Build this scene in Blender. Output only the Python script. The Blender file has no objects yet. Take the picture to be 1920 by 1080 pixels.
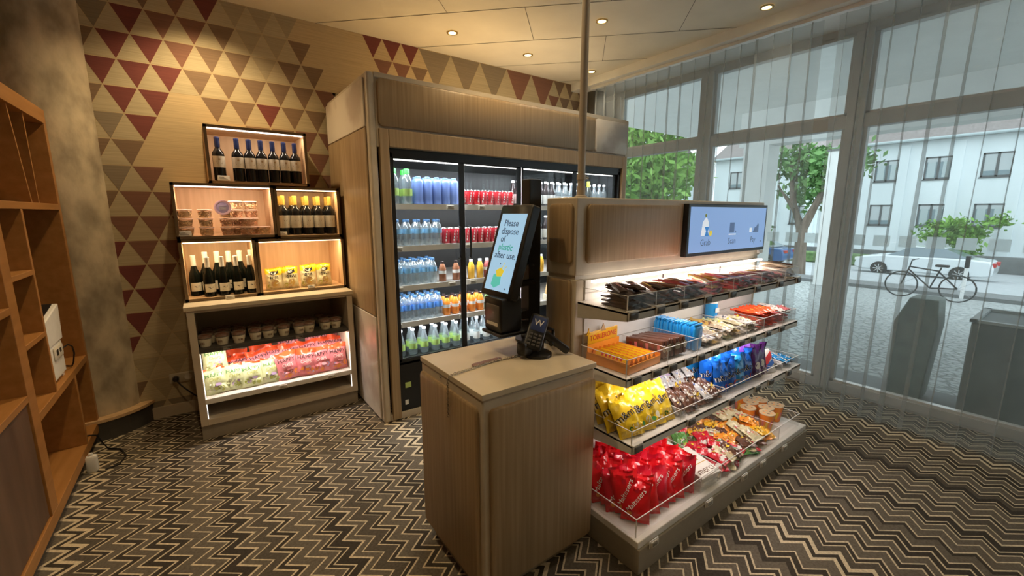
import bpy, bmesh, math, random
from mathutils import Vector, Matrix, noise
R = math.radians
S = bpy.context.scene
COL = S.collection
rnd = random.Random(7)

# ---------------------------------------------------------------- camera, world, exposure
cam_d = bpy.data.cameras.new('camera'); cam = bpy.data.objects.new('camera', cam_d); COL.objects.link(cam)
cam.location = (0, 0, 1.5)
cam.rotation_euler = (R(90) - math.atan(140 / 797.0), 0, R(54.0 - 90))
cam_d.sensor_width = 36; cam_d.lens = 797.0 / 1920 * 36; cam_d.clip_start = 0.02; cam_d.clip_end = 300
S.camera = cam
S.view_settings.view_transform = 'Standard'; S.view_settings.look = 'None'
S.view_settings.gamma = 1; S.view_settings.use_curve_mapping = False
S.view_settings.exposure = 0.1
W = bpy.data.worlds.new('overcast_sky'); S.world = W; W.use_nodes = True
bg = W.node_tree.nodes['Background']; bg.inputs[0].default_value = (0.80, 0.93, 1.0, 1); bg.inputs[1].default_value = 2.6
S.cycles.transparent_max_bounces = 24
WARM = (1.0, 0.73, 0.39); NEUT = (1.0, 0.80, 0.62); COOLW = (0.92, 0.96, 1.0)

LK = 1.0; LK2 = .68; LK3 = .75; LK4 = .42   # ceiling-lamp and strip-light levels

def point_light(name, kind, loc, energy, color, parent=None, size=.05, sy=None, rot=(0, 0, 0), spot=None, blend=.6):
    d = bpy.data.lights.new(name, kind); d.energy = energy; d.color = color
    if kind == 'AREA':
        d.shape = 'RECTANGLE' if sy else 'SQUARE'; d.size = size
        if sy: d.size_y = sy
    else:
        d.shadow_soft_size = size
    if kind == 'SPOT': d.spot_size = R(spot); d.spot_blend = blend
    o = bpy.data.objects.new(name, d); COL.objects.link(o); o.location = loc; o.rotation_euler = rot
    if parent is not None: o.parent = parent
    return o

# ---------------------------------------------------------------- materials
M = {}
def nt(m): return m.node_tree.nodes, m.node_tree.links
def mat(name, col, rough=.5, metal=0., emit=0., ecol=None, coat=0., trans=0., ior=1.45, spec=.5, sub=None):
    m = bpy.data.materials.new(name); m.use_nodes = True
    b = m.node_tree.nodes['Principled BSDF']
    b.inputs['Base Color'].default_value = (*col, 1); b.inputs['Roughness'].default_value = rough
    b.inputs['Metallic'].default_value = metal; b.inputs['Coat Weight'].default_value = coat
    b.inputs['Transmission Weight'].default_value = trans; b.inputs['IOR'].default_value = ior
    b.inputs['Specular IOR Level'].default_value = spec
    if emit: b.inputs['Emission Strength'].default_value = emit; b.inputs['Emission Color'].default_value = (*(ecol or col), 1)
    M[name] = m
    # fine procedural variation so that no surface is a dead flat colour
    if not emit:
        N, L = nt(m)
        tc = N.new('ShaderNodeTexCoord'); no = N.new('ShaderNodeTexNoise'); no.inputs['Scale'].default_value = 35; no.inputs['Detail'].default_value = 3
        mx = N.new('ShaderNodeMix'); mx.data_type = 'RGBA'; mx.inputs[6].default_value = (*[c * .9 for c in col], 1); mx.inputs[7].default_value = (*[min(1, c * 1.08) for c in col], 1)
        L.new(tc.outputs['Object'], no.inputs['Vector']); L.new(no.outputs['Fac'], mx.inputs[0]); L.new(mx.outputs[2], b.inputs['Base Color'])
    return m
def grain(name, c1, c2, scale=(1, 1, 1), rough=.5, bump=0., detail=6, ns=1., coord='Object', contrast=(.3, .7), coat=0.):
    m = bpy.data.materials.new(name); m.use_nodes = True; N, L = nt(m); b = N['Principled BSDF']
    tc = N.new('ShaderNodeTexCoord'); mp = N.new('ShaderNodeMapping'); mp.inputs['Scale'].default_value = scale
    no = N.new('ShaderNodeTexNoise'); no.inputs['Scale'].default_value = ns; no.inputs['Detail'].default_value = detail
    cr = N.new('ShaderNodeValToRGB'); cr.color_ramp.elements[0].position = contrast[0]; cr.color_ramp.elements[1].position = contrast[1]
    cr.color_ramp.elements[0].color = (*c1, 1); cr.color_ramp.elements[1].color = (*c2, 1)
    L.new(tc.outputs[coord], mp.inputs[0]); L.new(mp.outputs[0], no.inputs['Vector']); L.new(no.outputs['Fac'], cr.inputs[0]); L.new(cr.outputs[0], b.inputs['Base Color'])
    b.inputs['Roughness'].default_value = rough; b.inputs['Coat Weight'].default_value = coat
    if bump:
        bp = N.new('ShaderNodeBump'); bp.inputs['Strength'].default_value = bump; bp.inputs['Distance'].default_value = .01
        L.new(no.outputs['Fac'], bp.inputs['Height']); L.new(bp.outputs[0], b.inputs['Normal'])
    M[name] = m; return m
def clear(name, tint=(1, 1, 1), gloss=.1, rough=.03, diff=0., dcol=(1, 1, 1)):
    m = bpy.data.materials.new(name); m.use_nodes = True; N, L = nt(m)
    for n in list(N):
        if n.type != 'OUTPUT_MATERIAL': N.remove(n)
    out = N['Material Output']; t = N.new('ShaderNodeBsdfTransparent'); t.inputs[0].default_value = (*tint, 1)
    g = N.new('ShaderNodeBsdfGlossy'); g.inputs['Roughness'].default_value = rough
    mx = N.new('ShaderNodeMixShader'); fr = N.new('ShaderNodeFresnel'); fr.inputs[0].default_value = 1.45
    ma = N.new('ShaderNodeMath'); ma.operation = 'MULTIPLY_ADD'; ma.inputs[1].default_value = .55; ma.inputs[2].default_value = gloss
    ge = N.new('ShaderNodeNewGeometry'); inv = N.new('ShaderNodeMath'); inv.operation = 'SUBTRACT'; inv.inputs[0].default_value = 1; mu = N.new('ShaderNodeMath'); mu.operation = 'MULTIPLY'
    L.new(ge.outputs['Backfacing'], inv.inputs[1]); L.new(inv.outputs[0], mu.inputs[0]); L.new(fr.outputs[0], mu.inputs[1]); L.new(mu.outputs[0], ma.inputs[0]); L.new(ma.outputs[0], mx.inputs[0]); L.new(t.outputs[0], mx.inputs[1]); L.new(g.outputs[0], mx.inputs[2])
    last = mx
    if diff:
        d = N.new('ShaderNodeBsdfDiffuse'); d.inputs[0].default_value = (*dcol, 1); m2 = N.new('ShaderNodeMixShader'); m2.inputs[0].default_value = diff
        L.new(mx.outputs[0], m2.inputs[1]); L.new(d.outputs[0], m2.inputs[2]); last = m2
    L.new(last.outputs[0], out.inputs[0]); M[name] = m; return m

grain('bamboo', (.30, .205, .110), (.40, .285, .165), (60, 60, 1.2), .45, ns=1.2, contrast=(.35, .65))
grain('bamboo_box', (.52, .33, .17), (.66, .45, .25), (30, 30, 1.5), .5, ns=1.)
grain('box_edge', (.12, .075, .035), (.19, .125, .06), (8, 8, 8), .5)
grain('orange_wood', (.31, .135, .030), (.41, .19, .055), (25, 2, 25), .5)
grain('orange_wood_dark', (.17, .066, .016), (.24, .10, .028), (3, 3, 25), .55)
grain('walnut_door', (.085, .045, .025), (.15, .085, .05), (14, 14, 2), .5)
grain('laminate', (.50, .43, .33), (.58, .50, .39), (12, 12, 12), .4)
grain('laminate_top', (.55, .47, .34), (.63, .54, .40), (6, 6, 6), .32, detail=2)
grain('cabinet_cream', (.48, .41, .31), (.55, .47, .36), (8, 8, 8), .42)
grain('white_metal', (.70, .68, .64), (.78, .76, .72), (10, 10, 10), .38)
grain('shelf_grey', (.42, .39, .35), (.50, .47, .42), (10, 10, 10), .4)
grain('marble', (.50, .42, .36), (.68, .62, .54), (2.5, 2.5, 2.5), .3, detail=9, contrast=(.38, .5))
grain('concrete', (.26, .215, .15), (.56, .47, .33), (7, 7, 4), .85, bump=.8, detail=14, contrast=(.36, .62))
grain('ceiling_paint', (.74, .71, .62), (.82, .79, .69), (3, 3, 3), .9, bump=.1)
grain('plaster_white', (.78, .79, .77), (.86, .87, .85), (4, 4, 4), .8)
grain('wall_plain', (.50, .40, .25), (.58, .46, .29), (6, 6, 6), .85)
grain('frame_grey', (.50, .51, .50), (.58, .59, .58), (6, 6, 6), .45)
grain('facade', (.68, .74, .76), (.80, .86, .88), (.6, .6, .25), .85)
grain('roof_tile', (.20, .17, .16), (.30, .26, .25), (2, 8, 8), .8)
grain('asphalt', (.36, .38, .39), (.45, .47, .48), (3, 3, 3), .8)
grain('curb', (.12, .125, .125), (.18, .185, .185), (3, 3, 3), .8)
grain('planter_grey', (.11, .13, .13), (.17, .195, .19), (8, 8, 8), .6)
grain('planter_green', (.17, .21, .19), (.25, .30, .27), (8, 8, 8), .6)
grain('bark', (.10, .075, .055), (.20, .16, .125), (8, 8, 2), .9, bump=.4)
grain('leaf', (.07, .20, .02), (.28, .52, .09), (1.3, 1.3, 1.3), .6, detail=4)
grain('leaf_dark', (.045, .13, .03), (.16, .32, .09), (1.6, 1.6, 1.6), .6, detail=4)
grain('hedge', (.06, .12, .04), (.18, .28, .10), (5, 5, 5), .8, bump=.6)
mat('black', (.012, .012, .013), .35); mat('black_gloss', (.008, .008, .01), .12); mat('dark_metal', (.03, .03, .032), .3, .6)
mat('dark_grey', (.06, .055, .05), .5); mat('column_dark', (.07, .065, .055), .7)
mat('white', (.80, .80, .78), .4); mat('off_white', (.62, .58, .50), .45); mat('plinth', (.30, .26, .20), .5)
mat('steel', (.55, .55, .55), .25, .9); mat('brass', (.45, .33, .15), .3, .8); mat('chain_steel', (.42, .37, .30), .3, .9)
mat('pole_cream', (.46, .40, .33), .4); mat('socket', (.50, .45, .34), .4); mat('tag_dark', (.10, .09, .08), .35); mat('tag_face', (.50, .46, .38), .5)
mat('tag_text', (.10, .09, .08), .6); mat('leather', (.26, .15, .14), .45)
mat('led_warm', (1, .78, .48), emit=5., ecol=(1, .74, .42)); mat('led_white', (1, .95, .88), emit=3.2, ecol=(1, .92, .84)); mat('led_pink', (1, .86, .80), emit=4.)
mat('led_dim', (1, .97, .92), emit=1.6, ecol=(1, .96, .92)); mat('label_white2', (.72, .72, .68), .5); mat('label_lime2', (.42, .60, .16), .5)
mat('bulb', (1, .85, .55), emit=14., ecol=(1, .78, .42))
mat('screen_blue', (.10, .16, .30), .35, emit=.55, ecol=(.30, .50, .90)); mat('screen_pale', (.12, .20, .26), .35, emit=.72, ecol=(.40, .66, .88))
for n, c in dict(ink=(.03, .05, .10), ink_green=(.03, .36, .27), pic_yellow=(.75, .62, .05), pic_teal=(.10, .60, .55), pic_blue=(.03, .22, .62), pic_navy=(.07, .13, .28), pic_white=(.8, .9, 1.)).items():
    mat(n, c, .3, emit=.5, ecol=c)
for n, c in dict(foil_yellow=(.85, .58, .02), foil_yellow2=(.88, .48, .02), foil_red=(.72, .008, .015), foil_red2=(.60, .01, .03), foil_orange=(.85, .10, .03), foil_blue=(.01, .13, .60), foil_sky=(.02, .30, .72),
                 foil_purple=(.20, .06, .48), foil_purple_dark=(.07, .015, .12), foil_brown=(.13, .055, .035), foil_dark=(.035, .02, .018), foil_darkred=(.20, .03, .03), foil_cream=(.66, .60, .38), foil_white=(.70, .66, .62), foil_pink=(.72, .22, .24),
                 foil_orange2=(.85, .32, .04), foil_green=(.10, .33, .06), foil_lime=(.42, .52, .10), foil_gold=(.55, .36, .10), foil_silver=(.55, .55, .57), foil_beige=(.50, .40, .28), foil_palegreen=(.62, .66, .38)).items():
    mat(n, c, .28, coat=.4)
for n, c in dict(p_white=(.82, .80, .75), p_black=(.02, .018, .018), p_red=(.62, .03, .03), p_green=(.05, .25, .05), p_lilac=(.55, .42, .66), p_yellow=(.88, .62, .05), p_brown=(.16, .07, .04), p_orange=(.85, .28, .04), p_blue=(.05, .16, .55), p_cream=(.76, .70, .55), p_pink=(.88, .55, .62), p_olive=(.42, .45, .10), p_gold=(.62, .42, .12), p_tan=(.55, .38, .20), p_navy=(.03, .05, .16)).items():
    mat(n, c, .5)
mat('wine_glass', (.010, .010, .010), .10); mat('wine_green', (.005, .006, .004), .12, spec=.35)
mat('capsule_blue', (.008, .012, .040), .35, spec=.3); mat('capsule_gold', (.62, .40, .08), .3, .3); mat('capsule_silver', (.62, .58, .50), .3, .2)
mat('label_cream', (.74, .68, .54), .6); mat('label_grey', (.55, .50, .40), .6); mat('label_blue', (.16, .36, .55), .5); mat('label_blue2', (.10, .28, .70), .5); mat('label_lime', (.48, .62, .20), .5)
mat('cap_green', (.05, .62, .06), .4); mat('cap_blue', (.03, .08, .16), .4); mat('cap_white', (.7, .7, .7), .4); mat('cap_yellow', (.60, .70, .05), .4)
mat('bottle_blue', (.15, .23, .52), .35, coat=.2); mat('can_red', (.60, .01, .02), .3, coat=.4); mat('can_red2', (.50, .02, .04), .3, coat=.4); mat('juice_orange', (.80, .25, .03), .25); mat('juice_yellow', (.80, .45, .05), .25)
mat('juice_brown', (.30, .12, .06), .25); mat('juice_pink', (.45, .12, .12), .25); mat('juice_green', (.20, .42, .18), .25); mat('drink_dark', (.03, .02, .02), .15); mat('sandwich', (.50, .33, .15), .7)
mat('nuts', (.80, .55, .28), .6); mat('nuts_red', (.70, .38, .20), .6); mat('cup_rim', (.72, .52, .42), .3)
mat('car_white', (.72, .76, .78), .25, coat=.6); mat('car_blue', (.02, .12, .36), .25, coat=.6); mat('car_glass', (.20, .25, .28), .1); mat('tyre', (.02, .02, .02), .7); mat('tail_red', (.5, .03, .03), .3)  # car_glass: the sky's reflection is put into its pale base colour
mat('win_frame', (.10, .105, .11), .5); mat('win_glass', (.20, .27, .30), .15); mat('curtain_far', (.45, .52, .53), .7); mat('shutter', (.50, .54, .55), .6)
clear('glass', (.97, .99, .985), .0, .01); clear('acrylic', (.975, .97, .965), .035, .08, .03, (.85, .82, .78)); clear('fridge_glass', (.93, .95, .96), .01, .02)
clear('pet', (.84, .89, .90), .12, .08, .10, (.75, .82, .86)); clear('pet_dark', (.35, .38, .36), .12, .08, .3, (.12, .13, .12)); clear('tub', (.96, .92, .88), .08, .1, .10, (.9, .76, .65))
mat('acrylic_edge', (.72, .70, .68), .25)
clear('vinyl', (.82, .84, .84), .0, .6, .75, (.85, .88, .88))
for n_ in list(M['vinyl'].node_tree.nodes):
    if n_.type == 'BSDF_DIFFUSE':
        t_ = M['vinyl'].node_tree.nodes.new('ShaderNodeBsdfTranslucent'); t_.inputs[0].default_value = (.92, .95, .95, 1)
        M['vinyl'].node_tree.links.new(t_.outputs[0], n_.outputs[0].links[0].to_socket)

def carpet():
    m = bpy.data.materials.new('zigzag_carpet'); m.use_nodes = True; N, L = nt(m); b = N['Principled BSDF']; M['carpet'] = m
    tc = N.new('ShaderNodeTexCoord'); sp = N.new('ShaderNodeSeparateXYZ'); L.new(tc.outputs['Object'], sp.inputs[0])
    def mth(op, a, bb=None, c=None):
        n = N.new('ShaderNodeMath'); n.operation = op
        for i, v in enumerate((a, bb, c)):
            if v is None: continue
            if isinstance(v, (int, float)): n.inputs[i].default_value = v
            else: L.new(v, n.inputs[i])
        return n.outputs[0]
    tri = mth('PINGPONG', mth('ADD', sp.outputs['Y'], 20 + CARPET_PH), .06025)       # triangle wave, period 0.1205
    u = mth('ADD', mth('MULTIPLY_ADD', tri, 1.3, sp.outputs['X']), 20.)
    def ramp(period, off, stops):
        f = mth('FRACT', mth('DIVIDE', mth('ADD', u, off), period))
        cr = N.new('ShaderNodeValToRGB'); cr.color_ramp.interpolation = 'CONSTANT'; e = cr.color_ramp.elements
        while len(e) > 1: e.remove(e[-1])
        e[0].position = 0; e[0].color = (*stops[0][1], 1)
        for p, c in stops[1:]: k = e.new(min(.999, p / period)); k.color = (*c, 1)
        L.new(f, cr.inputs[0]); return cr.outputs[0]
    T = (.56, .47, .33); D = (.048, .040, .031); G = (.125, .106, .082); g2 = (.088, .074, .057)
    def seq(widths):
        x, out = 0, []
        for w, c in widths: out.append((x, c)); x += w
        return x, out
    p1, s1 = seq([(.012, T), (.04, D), (.012, T), (.075, G), (.026, T), (.03, D), (.030, T), (.05, g2), (.010, T), (.028, D), (.012, T), (.06, G), (.012, T), (.035, D), (.010, T), (.05, G), (.012, T), (.045, D)])
    p2, s2 = seq([(.010, T), (.05, G), (.010, T), (.024, D), (.010, T), (.055, D), (.016, T), (.04, G), (.010, T), (.06, g2), (.014, T), (.030, D), (.012, T), (.065, G)])
    c1 = ramp(p1, .0, s1); c2 = ramp(p2, .0, s2)
    sel = mth('LESS_THAN', mth('FRACT', mth('DIVIDE', u, 1.37)), .52)
    mx = N.new('ShaderNodeMix'); mx.data_type = 'RGBA'; L.new(sel, mx.inputs[0]); L.new(c2, mx.inputs[6]); L.new(c1, mx.inputs[7])
    no = N.new('ShaderNodeTexNoise'); no.inputs['Scale'].default_value = 90; no.inputs['Detail'].default_value = 5; L.new(tc.outputs['Object'], no.inputs['Vector'])
    mr = N.new('ShaderNodeMapRange'); mr.inputs[1].default_value = .25; mr.inputs[2].default_value = .75; mr.inputs[3].default_value = .72; mr.inputs[4].default_value = 1.28; L.new(no.outputs['Fac'], mr.inputs[0])
    m2 = N.new('ShaderNodeMix'); m2.data_type = 'RGBA'; m2.blend_type = 'MULTIPLY'; m2.inputs[0].default_value = 1; L.new(mx.outputs[2], m2.inputs[6]); L.new(mr.outputs[0], m2.inputs[7])
    L.new(m2.outputs[2], b.inputs['Base Color']); b.inputs['Roughness'].default_value = .95; b.inputs['Specular IOR Level'].default_value = .15
    bp = N.new('ShaderNodeBump'); bp.inputs['Strength'].default_value = .4; bp.inputs['Distance'].default_value = .004; L.new(no.outputs['Fac'], bp.inputs['Height']); L.new(bp.outputs[0], b.inputs['Normal'])
CARPET_PH = -0.0045
carpet()
def fabric(name, c):   # woven wallpaper
    m = grain(name, [k * .86 for k in c], [k * 1.1 for k in c], (1, 1, 60), .9, ns=3., detail=3); return m
for n, c in dict(wp_base=(.52, .40, .23), wp_light=(.46, .385, .245), wp_red=(.17, .045, .038), wp_redbrown=(.22, .105, .07), wp_brown=(.215, .14, .085), wp_grey=(.25, .20, .135), wp_faint=(.38, .315, .20)).items(): fabric(n, c)
def cobble():
    m = bpy.data.materials.new('cobble'); m.use_nodes = True; N, L = nt(m); b = N['Principled BSDF']; M['cobble'] = m
    tc = N.new('ShaderNodeTexCoord'); v = N.new('ShaderNodeTexVoronoi'); v.feature = 'DISTANCE_TO_EDGE'; v.inputs['Scale'].default_value = 9
    cr = N.new('ShaderNodeValToRGB'); cr.color_ramp.elements[0].color = (.12, .13, .125, 1); cr.color_ramp.elements[1].color = (.38, .40, .39, 1); cr.color_ramp.elements[1].position = .14
    L.new(tc.outputs['Object'], v.inputs['Vector']); L.new(v.outputs[0], cr.inputs[0]); L.new(cr.outputs[0], b.inputs['Base Color']); b.inputs['Roughness'].default_value = .8
    bp = N.new('ShaderNodeBump'); bp.inputs['Strength'].default_value = .6; bp.inputs['Distance'].default_value = .02; L.new(cr.outputs[0], bp.inputs['Height']); L.new(bp.outputs[0], b.inputs['Normal'])
cobble()
def sheer():
    m = bpy.data.materials.new('sheer'); m.use_nodes = True; N, L = nt(m); M['sheer'] = m
    for n in list(N):
        if n.type != 'OUTPUT_MATERIAL': N.remove(n)
    t = N.new('ShaderNodeBsdfTransparent'); d = N.new('ShaderNodeBsdfDiffuse'); tl = N.new('ShaderNodeBsdfTranslucent')
    d.inputs[0].default_value = (.40, .42, .41, 1); tl.inputs[0].default_value = (.46, .50, .49, 1)
    a = N.new('ShaderNodeMixShader'); a.inputs[0].default_value = .45; L.new(d.outputs[0], a.inputs[1]); L.new(tl.outputs[0], a.inputs[2])
    x = N.new('ShaderNodeMixShader'); x.inputs[0].default_value = .37; L.new(t.outputs[0], x.inputs[1]); L.new(a.outputs[0], x.inputs[2]); L.new(x.outputs[0], N['Material Output'].inputs[0])
sheer()

# ---------------------------------------------------------------- mesh builder
_txt = {}
def text_geo(s):
    if s not in _txt:
        c = bpy.data.curves.new('t', 'FONT'); c.body = s; c.size = 1; c.align_x = 'CENTER'; c.align_y = 'CENTER'; c.resolution_u = 2
        o = bpy.data.objects.new('t', c); COL.objects.link(o); dg = bpy.context.evaluated_depsgraph_get(); dg.update()
        me = bpy.data.meshes.new_from_object(o.evaluated_get(dg))
        _txt[s] = ([(v.co.x, v.co.y) for v in me.vertices], [tuple(p.vertices) for p in me.polygons])
        bpy.data.objects.remove(o); bpy.data.curves.remove(c); bpy.data.meshes.remove(me)
    return _txt[s]
class MB:
    def __init__(s): s.v = []; s.f = []; s.m = []; s.slots = []; s.sm = []; s.sharp = 42
    def slot(s, k):
        if k not in s.slots: s.slots.append(k)
        return s.slots.index(k)
    def add(s, vs, fs, k, smooth=False):
        o = len(s.v); s.v += [tuple(p) for p in vs]; i = s.slot(k)
        for f in fs: s.f.append(tuple(o + a for a in f)); s.m.append(i); s.sm.append(smooth)
    def box(s, x0, x1, y0, y1, z0, z1, k, T=None):
        v = [(x, y, z) for x in (x0, x1) for y in (y0, y1) for z in (z0, z1)]
        if T: v = [tuple(T @ Vector(p)) for p in v]
        s.add(v, [(0, 1, 3, 2), (4, 6, 7, 5), (0, 4, 5, 1), (2, 3, 7, 6), (0, 2, 6, 4), (1, 5, 7, 3)], k); return s
    def rbox(s, c, w, h, d, r, k, axis='y', n=5, T=None):
        """plate with rounded corners: w along u, h along z, d thick; axis = thickness direction"""
        pts = []
        for cx, cz, a0 in ((w / 2 - r, h / 2 - r, 0), (-w / 2 + r, h / 2 - r, 90), (-w / 2 + r, -h / 2 + r, 180), (w / 2 - r, -h / 2 + r, 270)):
            for i in range(n + 1): a = R(a0 + 90 * i / n); pts.append((cx + r * math.cos(a), cz + r * math.sin(a)))
        q = len(pts); b = min(.004, d * .3); rings = []
        for dd, sc in ((-d / 2, b), (-d / 2 + b, 0), (d / 2 - b, 0), (d / 2, b)):
            for u, z in pts:
                u2 = u - math.copysign(sc, u); z2 = z - math.copysign(sc, z)
                p = dict(y=(u2, dd, z2), x=(dd, u2, z2), z=(u2, z2, dd))[axis]; rings.append((c[0] + p[0], c[1] + p[1], c[2] + p[2]))
        if T: rings = [tuple(T @ Vector(p)) for p in rings]
        fs = [tuple(range(q))[::-1], tuple(range(3 * q, 4 * q))]
        for j in range(3):
            for i in range(q): a = j * q + i; bb = j * q + (i + 1) % q; fs.append((a, bb, bb + q, a + q))
        s.add(rings, fs, k); return s
    def lathe(s, prof, k, c=(0, 0, 0), n=14, mats=None, smooth=True, T=None):
        vs = []
        for r, z in prof:
            for i in range(n): a = 2 * math.pi * i / n; vs.append((c[0] + r * math.cos(a), c[1] + r * math.sin(a), c[2] + z))
        if T: vs = [tuple(T @ Vector(p)) for p in vs]
        for j in range(len(prof) - 1):
            fs = [(j * n + i, j * n + (i + 1) % n, (j + 1) * n + (i + 1) % n, (j + 1) * n + i) for i in range(n)]
            if j == 0:
                o = len(s.v); s.add(vs, [], k)
            kk = mats[j] if mats else k
            for f in fs: s.f.append(tuple(o + a for a in f)); s.m.append(s.slot(kk)); s.sm.append(smooth)
        for j, rev in ((0, True), (len(prof) - 1, False)):
            if prof[j][0] > 1e-4:
                f = [o + j * n + i for i in range(n)]; s.f.append(tuple(f[::-1] if rev else f)); s.m.append(s.slot(mats[0 if rev else -1] if mats else k)); s.sm.append(False)
        return s
    def tube(s, pts, r, k, n=8, cap=True):
        pts = [Vector(p) for p in pts]; vs = []; up = Vector((.01, .02, 1)).normalized()
        for i, p in enumerate(pts):
            t = (pts[min(i + 1, len(pts) - 1)] - pts[max(i - 1, 0)]).normalized()
            u = t.cross(up if abs(t.dot(up)) < .95 else Vector((1, 0, 0))).normalized(); w = t.cross(u)
            rr = r[i] if isinstance(r, (list, tuple)) else r
            for j in range(n): a = 2 * math.pi * j / n; vs.append(p + (u * math.cos(a) + w * math.sin(a)) * rr)
        fs = [(i * n + j, i * n + (j + 1) % n, (i + 1) * n + (j + 1) % n, (i + 1) * n + j) for i in range(len(pts) - 1) for j in range(n)]
        if cap: fs += [tuple(range(n))[::-1], tuple((len(pts) - 1) * n + j for j in range(n))]
        s.add(vs, fs, k, True); return s
    def prism(s, poly, y0, y1, k, axis='y'):
        """poly of (u, z) extruded between y0 and y1"""
        n = len(poly); f = dict(y=lambda u, z, d: (u, d, z), x=lambda u, z, d: (d, u, z), z=lambda u, z, d: (u, z, d))[axis]
        vs = [f(u, z, y0) for u, z in poly] + [f(u, z, y1) for u, z in poly]
        s.add(vs, [tuple(range(n))[::-1], tuple(range(n, 2 * n))] + [(i, (i + 1) % n, n + (i + 1) % n, n + i) for i in range(n)], k); return s
    def text(s, t, o, ux, uz, size, k, fn=None, sx=1.):
        vs, fs = text_geo(t)
        if not fn: o = Vector(o); ux = Vector(ux); uz = Vector(uz)
        pts = [fn(x * size * sx, y * size) if fn else o + ux * (x * size * sx) + uz * (y * size) for x, y in vs]
        s.add(pts, fs, k); return s
    def decal(s, poly, fn, k):
        s.add([fn(x, y) for x, y in poly], [tuple(range(len(poly)))], k); return s
    def xform(s, T): s.v = [tuple(T @ Vector(p)) for p in s.v]; return s
    def mesh(s, name):
        me = bpy.data.meshes.new(name); me.from_pydata(s.v, [], s.f)
        for k in s.slots: me.materials.append(M[k])
        me.polygons.foreach_set('material_index', s.m); me.polygons.foreach_set('use_smooth', s.sm); me.update(); me.set_sharp_from_angle(angle=R(s.sharp)); return me
    def build(s, name, parent=None, bevel=0., loc=None):
        o = bpy.data.objects.new(name, s.mesh(name)); COL.objects.link(o)
        if parent is not None: o.parent = parent
        if loc: o.location = loc
        if bevel:
            b = o.modifiers.new('b', 'BEVEL'); b.width = bevel; b.segments = 2; b.limit_method = 'ANGLE'
        return o
def tag(o, label, cat, group=None):
    o['label'] = label; o['category'] = cat
    if group: o['group'] = group
    return o
def thing(name, label, cat, loc=(0, 0, 0), rotz=0, group=None):
    o = bpy.data.objects.new(name, None); COL.objects.link(o); o.location = loc; o.rotation_euler = (0, 0, rotz); o.empty_display_size = .05
    return tag(o, label, cat, group)
def struct(o): o['kind'] = 'structure'; return o
def proto(name, parts):
    """parts: list of (name, MB[, sub list]); returns a spec of shared mesh data"""
    return (name, [(n, mb.mesh(n)) for n, mb in parts])
def place(pr, label, cat, group, loc, rot=(0, 0, 0), scale=None):
    name, parts = pr
    if len(parts) == 1:
        r = bpy.data.objects.new(name, parts[0][1]); COL.objects.link(r)
    else:
        r = bpy.data.objects.new(name, None); COL.objects.link(r); r.empty_display_size = .03
        for n, me in parts:
            c = bpy.data.objects.new(n, me); COL.objects.link(c); c.parent = r
    r.location = loc; r.rotation_euler = rot
    if scale: r.scale = (scale,) * 3 if isinstance(scale, (int, float)) else scale
    return tag(r, label, cat, group)
ORD = ['first', 'second', 'third', 'fourth', 'fifth', 'sixth', 'seventh', 'eighth', 'ninth', 'tenth', 'eleventh', 'twelfth', 'thirteenth', 'fourteenth', 'fifteenth', 'sixteenth', 'seventeenth', 'eighteenth', 'nineteenth', 'twentieth']
def nth(i, n, side='left'):
    if i == 0: return 'leftmost'
    if i == n - 1: return 'rightmost'
    return ORD[i] + ' from the ' + side
def circ(cx, cz, r, n=14, ry=None): return [(cx + r * math.cos(2 * math.pi * i / n), cz + (ry or r) * math.sin(2 * math.pi * i / n)) for i in range(n)]

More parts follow.
